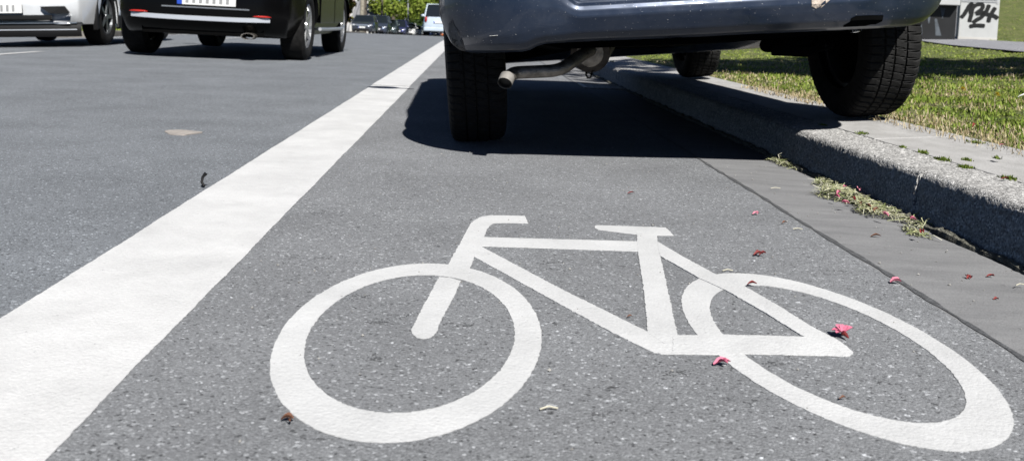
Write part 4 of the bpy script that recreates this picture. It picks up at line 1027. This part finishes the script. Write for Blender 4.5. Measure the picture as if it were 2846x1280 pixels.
for x0, z0, x1, z1, x2, z2, x3, z3 in ((-.02, .6, .06, .6, .03, .3, .01, .32), (.2, .62, .30, .6, .26, .4, .25, .42), (.12, .4, .16, .4, .26, .08, .16, .08), (-.2, .3, -.1, .28, -.08, .1, -.22, .08), (-.34, .52, -.3, .5, -.33, .3, -.36, .32)):
    mb.add([(x0, -.103, z0), (x1, -.103, z1), (x2, -.103, z2), (x3, -.103, z3), (x0, -.099, z0), (x1, -.099, z1), (x2, -.099, z2), (x3, -.099, z3)], [(0, 1, 2, 3), (4, 5, 6, 7), (0, 1, 5, 4), (1, 2, 6, 5), (2, 3, 7, 6), (3, 0, 4, 7)])
mb.build('graffiti', M['spraywhite'], cab2)

# ------------------------------------------------------------------ left verge
def verge(name, pts, h, label):
    mb = MB(); n = len(pts)
    zb = [zroad(x, y) for x, y in pts]
    mb.add([(x, y, z - .05) for (x, y), z in zip(pts, zb)] + [(x, y, z + h) for (x, y), z in zip(pts, zb)], [(i, (i+1) % n, (i+1) % n + n, i + n) for i in range(n)] + [tuple(range(n, 2*n))])
    o = mb.build(name, M['kerb_dark'], bevel=.02); tag(o, kind='structure'); return o
ISL = [(-6.75, 6), (-6.72, 10), (-6.7, 12.0), (-6.8, 12.6), (-7.1, 12.9), (-7.6, 13), (-9.8, 13), (-9.8, 6)]
verge('verge_kerb', ISL, .11, '')
VER = [(-6.9, 17.2), (-6.9, 60), (-7.7, 60), (-7.7, 17.2)]
verge('verge_kerb', [(-6.9, 17.2), (-6.9, 30), (-6.9, 45), (-6.9, 60), (-7.6, 60), (-7.6, 45), (-7.6, 30), (-7.6, 17.2)], .12, '')
n = 9000; bx = RNG.uniform(-9.6, -6.95, n); by = RNG.uniform(9, 12.8, n); ok = bx < -6.85 - np.clip((by - 12.2)*1.0, 0, 1)
bx, by = bx[ok], by[ok]; bx2 = RNG.uniform(-7.6, -7.0, 6000); by2 = RNG.uniform(17.3, 45, 6000); bx = np.concatenate([bx, bx2]); by = np.concatenate([by, by2])
g = blades('verge_grass', np.stack([bx, by, prof(by) + fall(bx, by) + .105], 1), RNG.uniform(.03, .09, len(bx)), RNG.uniform(.006, .012, len(bx)), M['grass'], .6, 8); tag(g, kind='stuff')

# ------------------------------------------------------------------ trees and houses far off
def leaf_cloud(centers, rad, n, size, rng, squash=.8):
    k = len(centers); ci = rng.integers(0, k, n); C = np.array(centers)[ci]; Rr = np.array(rad)[ci]
    d = rng.normal(0, 1, (n, 3)); d /= np.linalg.norm(d, axis=1)[:, None]; rr = Rr*rng.uniform(.35, 1.05, n)**.6
    P = C + d*rr[:, None]*np.array([1, 1, squash])
    a = rng.normal(0, 1, (n, 3)); a /= np.linalg.norm(a, axis=1)[:, None]; b = np.cross(a, d + .3*rng.normal(0, 1, (n, 3))); b /= np.linalg.norm(b, axis=1)[:, None] + 1e-9
    s = size*rng.uniform(.6, 1.4, n)[:, None]
    V = np.stack([P - a*s, P + b*s*.5, P + a*s, P - b*s*.5], 1).reshape(-1, 3); i = np.arange(n)*4
    return V, np.stack([i, i+1, i+2, i+3], 1)
LEAF = [leaf_mat('fresh_leaves', [(.07, .13, .015), (.16, .26, .03), (.26, .36, .06)], .5, .35), leaf_mat('bright_leaves', [(.11, .17, .02), (.24, .32, .045), (.36, .42, .09)], .5, .35),
        leaf_mat('dark_leaves', [(.02, .04, .012), (.04, .07, .018), (.08, .12, .03)], .5, .2), leaf_mat('red_leaves', [(.2, .04, .02), (.35, .28, .04), (.25, .33, .05)], .5, .25)]
def tree(name, label, x, y, z, h, r, crown_z, mat, n=5000, size=.16, trunk=.2, bark='bark', seed=0, cat='tree', group=None, crown_pts=14, spread=(1, 1, .7), lean=0):
    rng = np.random.default_rng(seed + 100); o = tag(empty(name, (x, y, z)), label, cat, group)
    mb = MB(); mb.tube([(0, 0, -.6), (lean*.3, 0, crown_z*.5), (lean, 0, crown_z + (h-crown_z)*.5)], [trunk*1.2, trunk, trunk*.45], 9)
    cs = []; rs = []
    for k in range(crown_pts):
        a = rng.uniform(0, 2*PI); q = r*math.sqrt(rng.uniform(.05, 1)); zz = rng.uniform(crown_z, h); f = 1 - .45*abs((zz - crown_z)/(h - crown_z) - .4)
        cs.append((lean + q*math.cos(a)*spread[0]*f, q*math.sin(a)*spread[1]*f, zz)); rs.append(r*rng.uniform(.28, .45))
        if k < 7: mb.tube([(lean*.6, 0, crown_z*rng.uniform(.7, 1.1)), (cs[-1][0]*.5 + lean*.3, cs[-1][1]*.5, (crown_z + zz)/2), cs[-1]], [trunk*.4, trunk*.25, trunk*.08], 6)
    mb.build('trunk', M[bark], o, smooth=True)
    V, F = leaf_cloud(cs, rs, n, size, rng, spread[2]); c = np_mesh('crown', V, F, LEAF[mat], o); return o
# the tree whose shadow lies across the lawn (stands right of the camera, outside the frame)
TS = (5.4, 3.7)
tree('small_tree', 'small tree beside the lawn whose shade falls across the grass', TS[0] + .5, TS[1] - .75, float(lawn(6, 3.5)), 5.15, 2.7, 4.2, 0, 5200, .15, .09, seed=2, crown_pts=20, spread=(1.15, .36, .5))
zt = lambda y: float(prof(y)) - .1
def X_at(px, y): return (px - 1318)/2600*y + .0
tree('street_tree', 'bright green tree with low hanging branches behind the parked row', X_at(1095, 120), 120, zt(120), 9, 4.2, 2.6, 1, 9000, .2, .26, seed=3, crown_pts=22)
tree('street_tree', 'broad yellow-green tree left of the pale blue hatchback', X_at(1190, 132), 132, zt(132), 10, 5.2, 3.0, 0, 10000, .22, .3, seed=4, crown_pts=24)
tree('street_tree', 'green tree right of the lamp pole above the last parked cars', X_at(1240, 108), 108, zt(108), 8.5, 4.0, 2.9, 1, 8000, .2, .25, seed=5, crown_pts=20)
tree('street_tree', 'tree with a thick pale trunk in front of the grey roof', X_at(1009, 88), 88, zt(88), 11, 3.5, 6.5, 0, 3000, .2, .2, 'bark_pale', seed=6)
tree('street_tree', 'tree with a dark trunk beside the thick pale one', X_at(1016, 90), 90, zt(90), 11, 3.5, 6.5, 2, 3000, .2, .2, 'bark', seed=16)
tree('street_tree', 'tree with a thin black trunk in front of the green crowns', X_at(1063, 98), 98, zt(98), 9, 3.2, 4.6, 0, 3000, .2, .12, 'bark', seed=7)
tree('bush', 'dark evergreen bush behind the off-road car and the navy car', X_at(1058, 126), 126, zt(126), 4.2, 2.2, .5, 2, 5000, .16, .12, seed=8, cat='bush')
tree('bush', 'dark bush under the bright green tree at the far end', X_at(1105, 150), 150, zt(150), 3.4, 3.4, .4, 2, 6000, .18, .12, seed=9, cat='bush')
tree('bush', 'dark bush at the roadside left of the pale blue hatchback', X_at(1165, 165), 165, zt(165), 4.2, 3.6, .4, 2, 6000, .2, .12, seed=10, cat='bush')
tree('bush', 'dark bush behind the pale blue hatchback', X_at(1215, 150), 150, zt(150), 4.0, 3.6, .4, 2, 6000, .2, .12, seed=12, cat='bush')
tree('bush', 'bush with red and yellow leaves beside the brick gable', X_at(963, 96), 96, zt(96), 4.3, 1.3, 1.2, 3, 3000, .13, .08, seed=11, cat='bush')
rng = np.random.default_rng(77); cs = []; rs = []
for k in range(150):
    cs.append((rng.uniform(-60, 40), rng.uniform(185, 215), rng.uniform(-4, 7) - 2.5)); rs.append(rng.uniform(2, 3.6))
V, F = leaf_cloud(cs, rs, 26000, .45, rng); tag(np_mesh('distant_wood', V, F, LEAF[2]), kind='stuff')
# lamp pole and white posts
mb = MB(); px_ = X_at(1135, 112)
o = tag(empty('lamp_pole', (px_, 112, zt(112))), 'slim grey lamp pole in front of the trees', 'lamp post')
mb.tube([(.1, 0, 0), (0, 0, 3), (-.12, 0, 7)], [.09, .075, .055], 10); mb.build('pole', M['pole'], o, smooth=True)
mb = MB(); mb.box((-.12, -.35, 7.02), (.22, .8, .1)); mb.build('lamp_head', M['pole'], o, bevel=.03)
for px, yy_, top, lab in ((1071.5, 99, 37, 'white post rising behind the small dark hatchback'), (1127.5, 112, 50, 'thin cream post behind the white parked car')):
    zz = zt(yy_); tp = atY(px, top, yy_); mb = MB(); hgt = tp.z - zz
    mb.box((0, 0, hgt/2), (.14, .14, hgt)); mb.box((0, 0, hgt - .22), (.15, .15, .08)); o = mb.build('marker_post', M['post'], bevel=.03); o.location = (tp.x, yy_, zz); tag(o, lab, 'post')
# houses
hs = tag(empty('brick_house', (X_at(985, 128) - .85, 128, zt(128) - 2.4)), 'red brick house with a steep grey tiled roof and white verge board', 'house')
mb = MB(); mb.box((-4, 4, 1.7), (7, 8, 3.4)); mb.add([(-7.5, 0, 3.4), (-.5, 0, 3.4), (.9, 0, 9)], [(0, 1, 2)]); mb.add([(-7.5, 0, 3.4), (-.35, 0, 2.2), (1.6, 0, 8.0), (-2, 0, 9)], [(0, 1, 2, 3)]); mb.build('wall', M['brick'], hs, weld=False)
mb = MB(); mb.grid([[(-.3 + t*2.0, -.1 + 0*t, 1.8 + t*6.6) for t in np.linspace(0, 1, 8)], [(2.9 + t*2.0, .5, 1.8 + t*6.6) for t in np.linspace(0, 1, 8)]]); rf = mb.build('roof', M['tile'], hs)
mb = MB(); mb.tube([(-.42, -.16, 1.6), (1.66, -.16, 8.5)], .13, 4); mb.build('verge_board', M['verge'], hs)
h2 = tag(empty('tiled_house', (X_at(1032, 118), 118, zt(118) - 1.0)), 'house with a pale tiled roof and dormer windows behind the off-road car', 'house')
mb = MB(); mb.box((0, 3, 1.1), (5.2, 5, 2.2)); mb.build('wall', M['render'], h2)
mb = MB(); mb.grid([[(-1.4, 0, 2.0), (1.45, 0, 2.0)], [(-1.3, 1.2, 3.95), (1.35, 1.2, 3.95)]]); mb.box((0, 1.2, 3.95), (2.9, .3, .12)); mb.build('roof', brick_mat('pale_tiles', (.46, .42, .4), (.4, .37, .35), (.28, .26, .25), 1.2, w=.3, h=.3), h2)
mb = MB(); mb.box((.0, 2.0, 4.8), (2.7, 1.2, 1.6)); dm = mb.build('dormer', M['render'], h2)
for dx, wd in ((-.85, .7), (.75, .8)):
    mb = MB(); mb.box((dx, 1.38, 4.55), (wd, .06, .8)); f = mb.build('window', pm('blue_pane', (.08, .14, .26), .15), dm)
    mb = MB(); mb.box((dx - wd/2 - .06, 1.36, 4.55), (.1, .1, .95)); mb.build('frame', M['verge'], f)
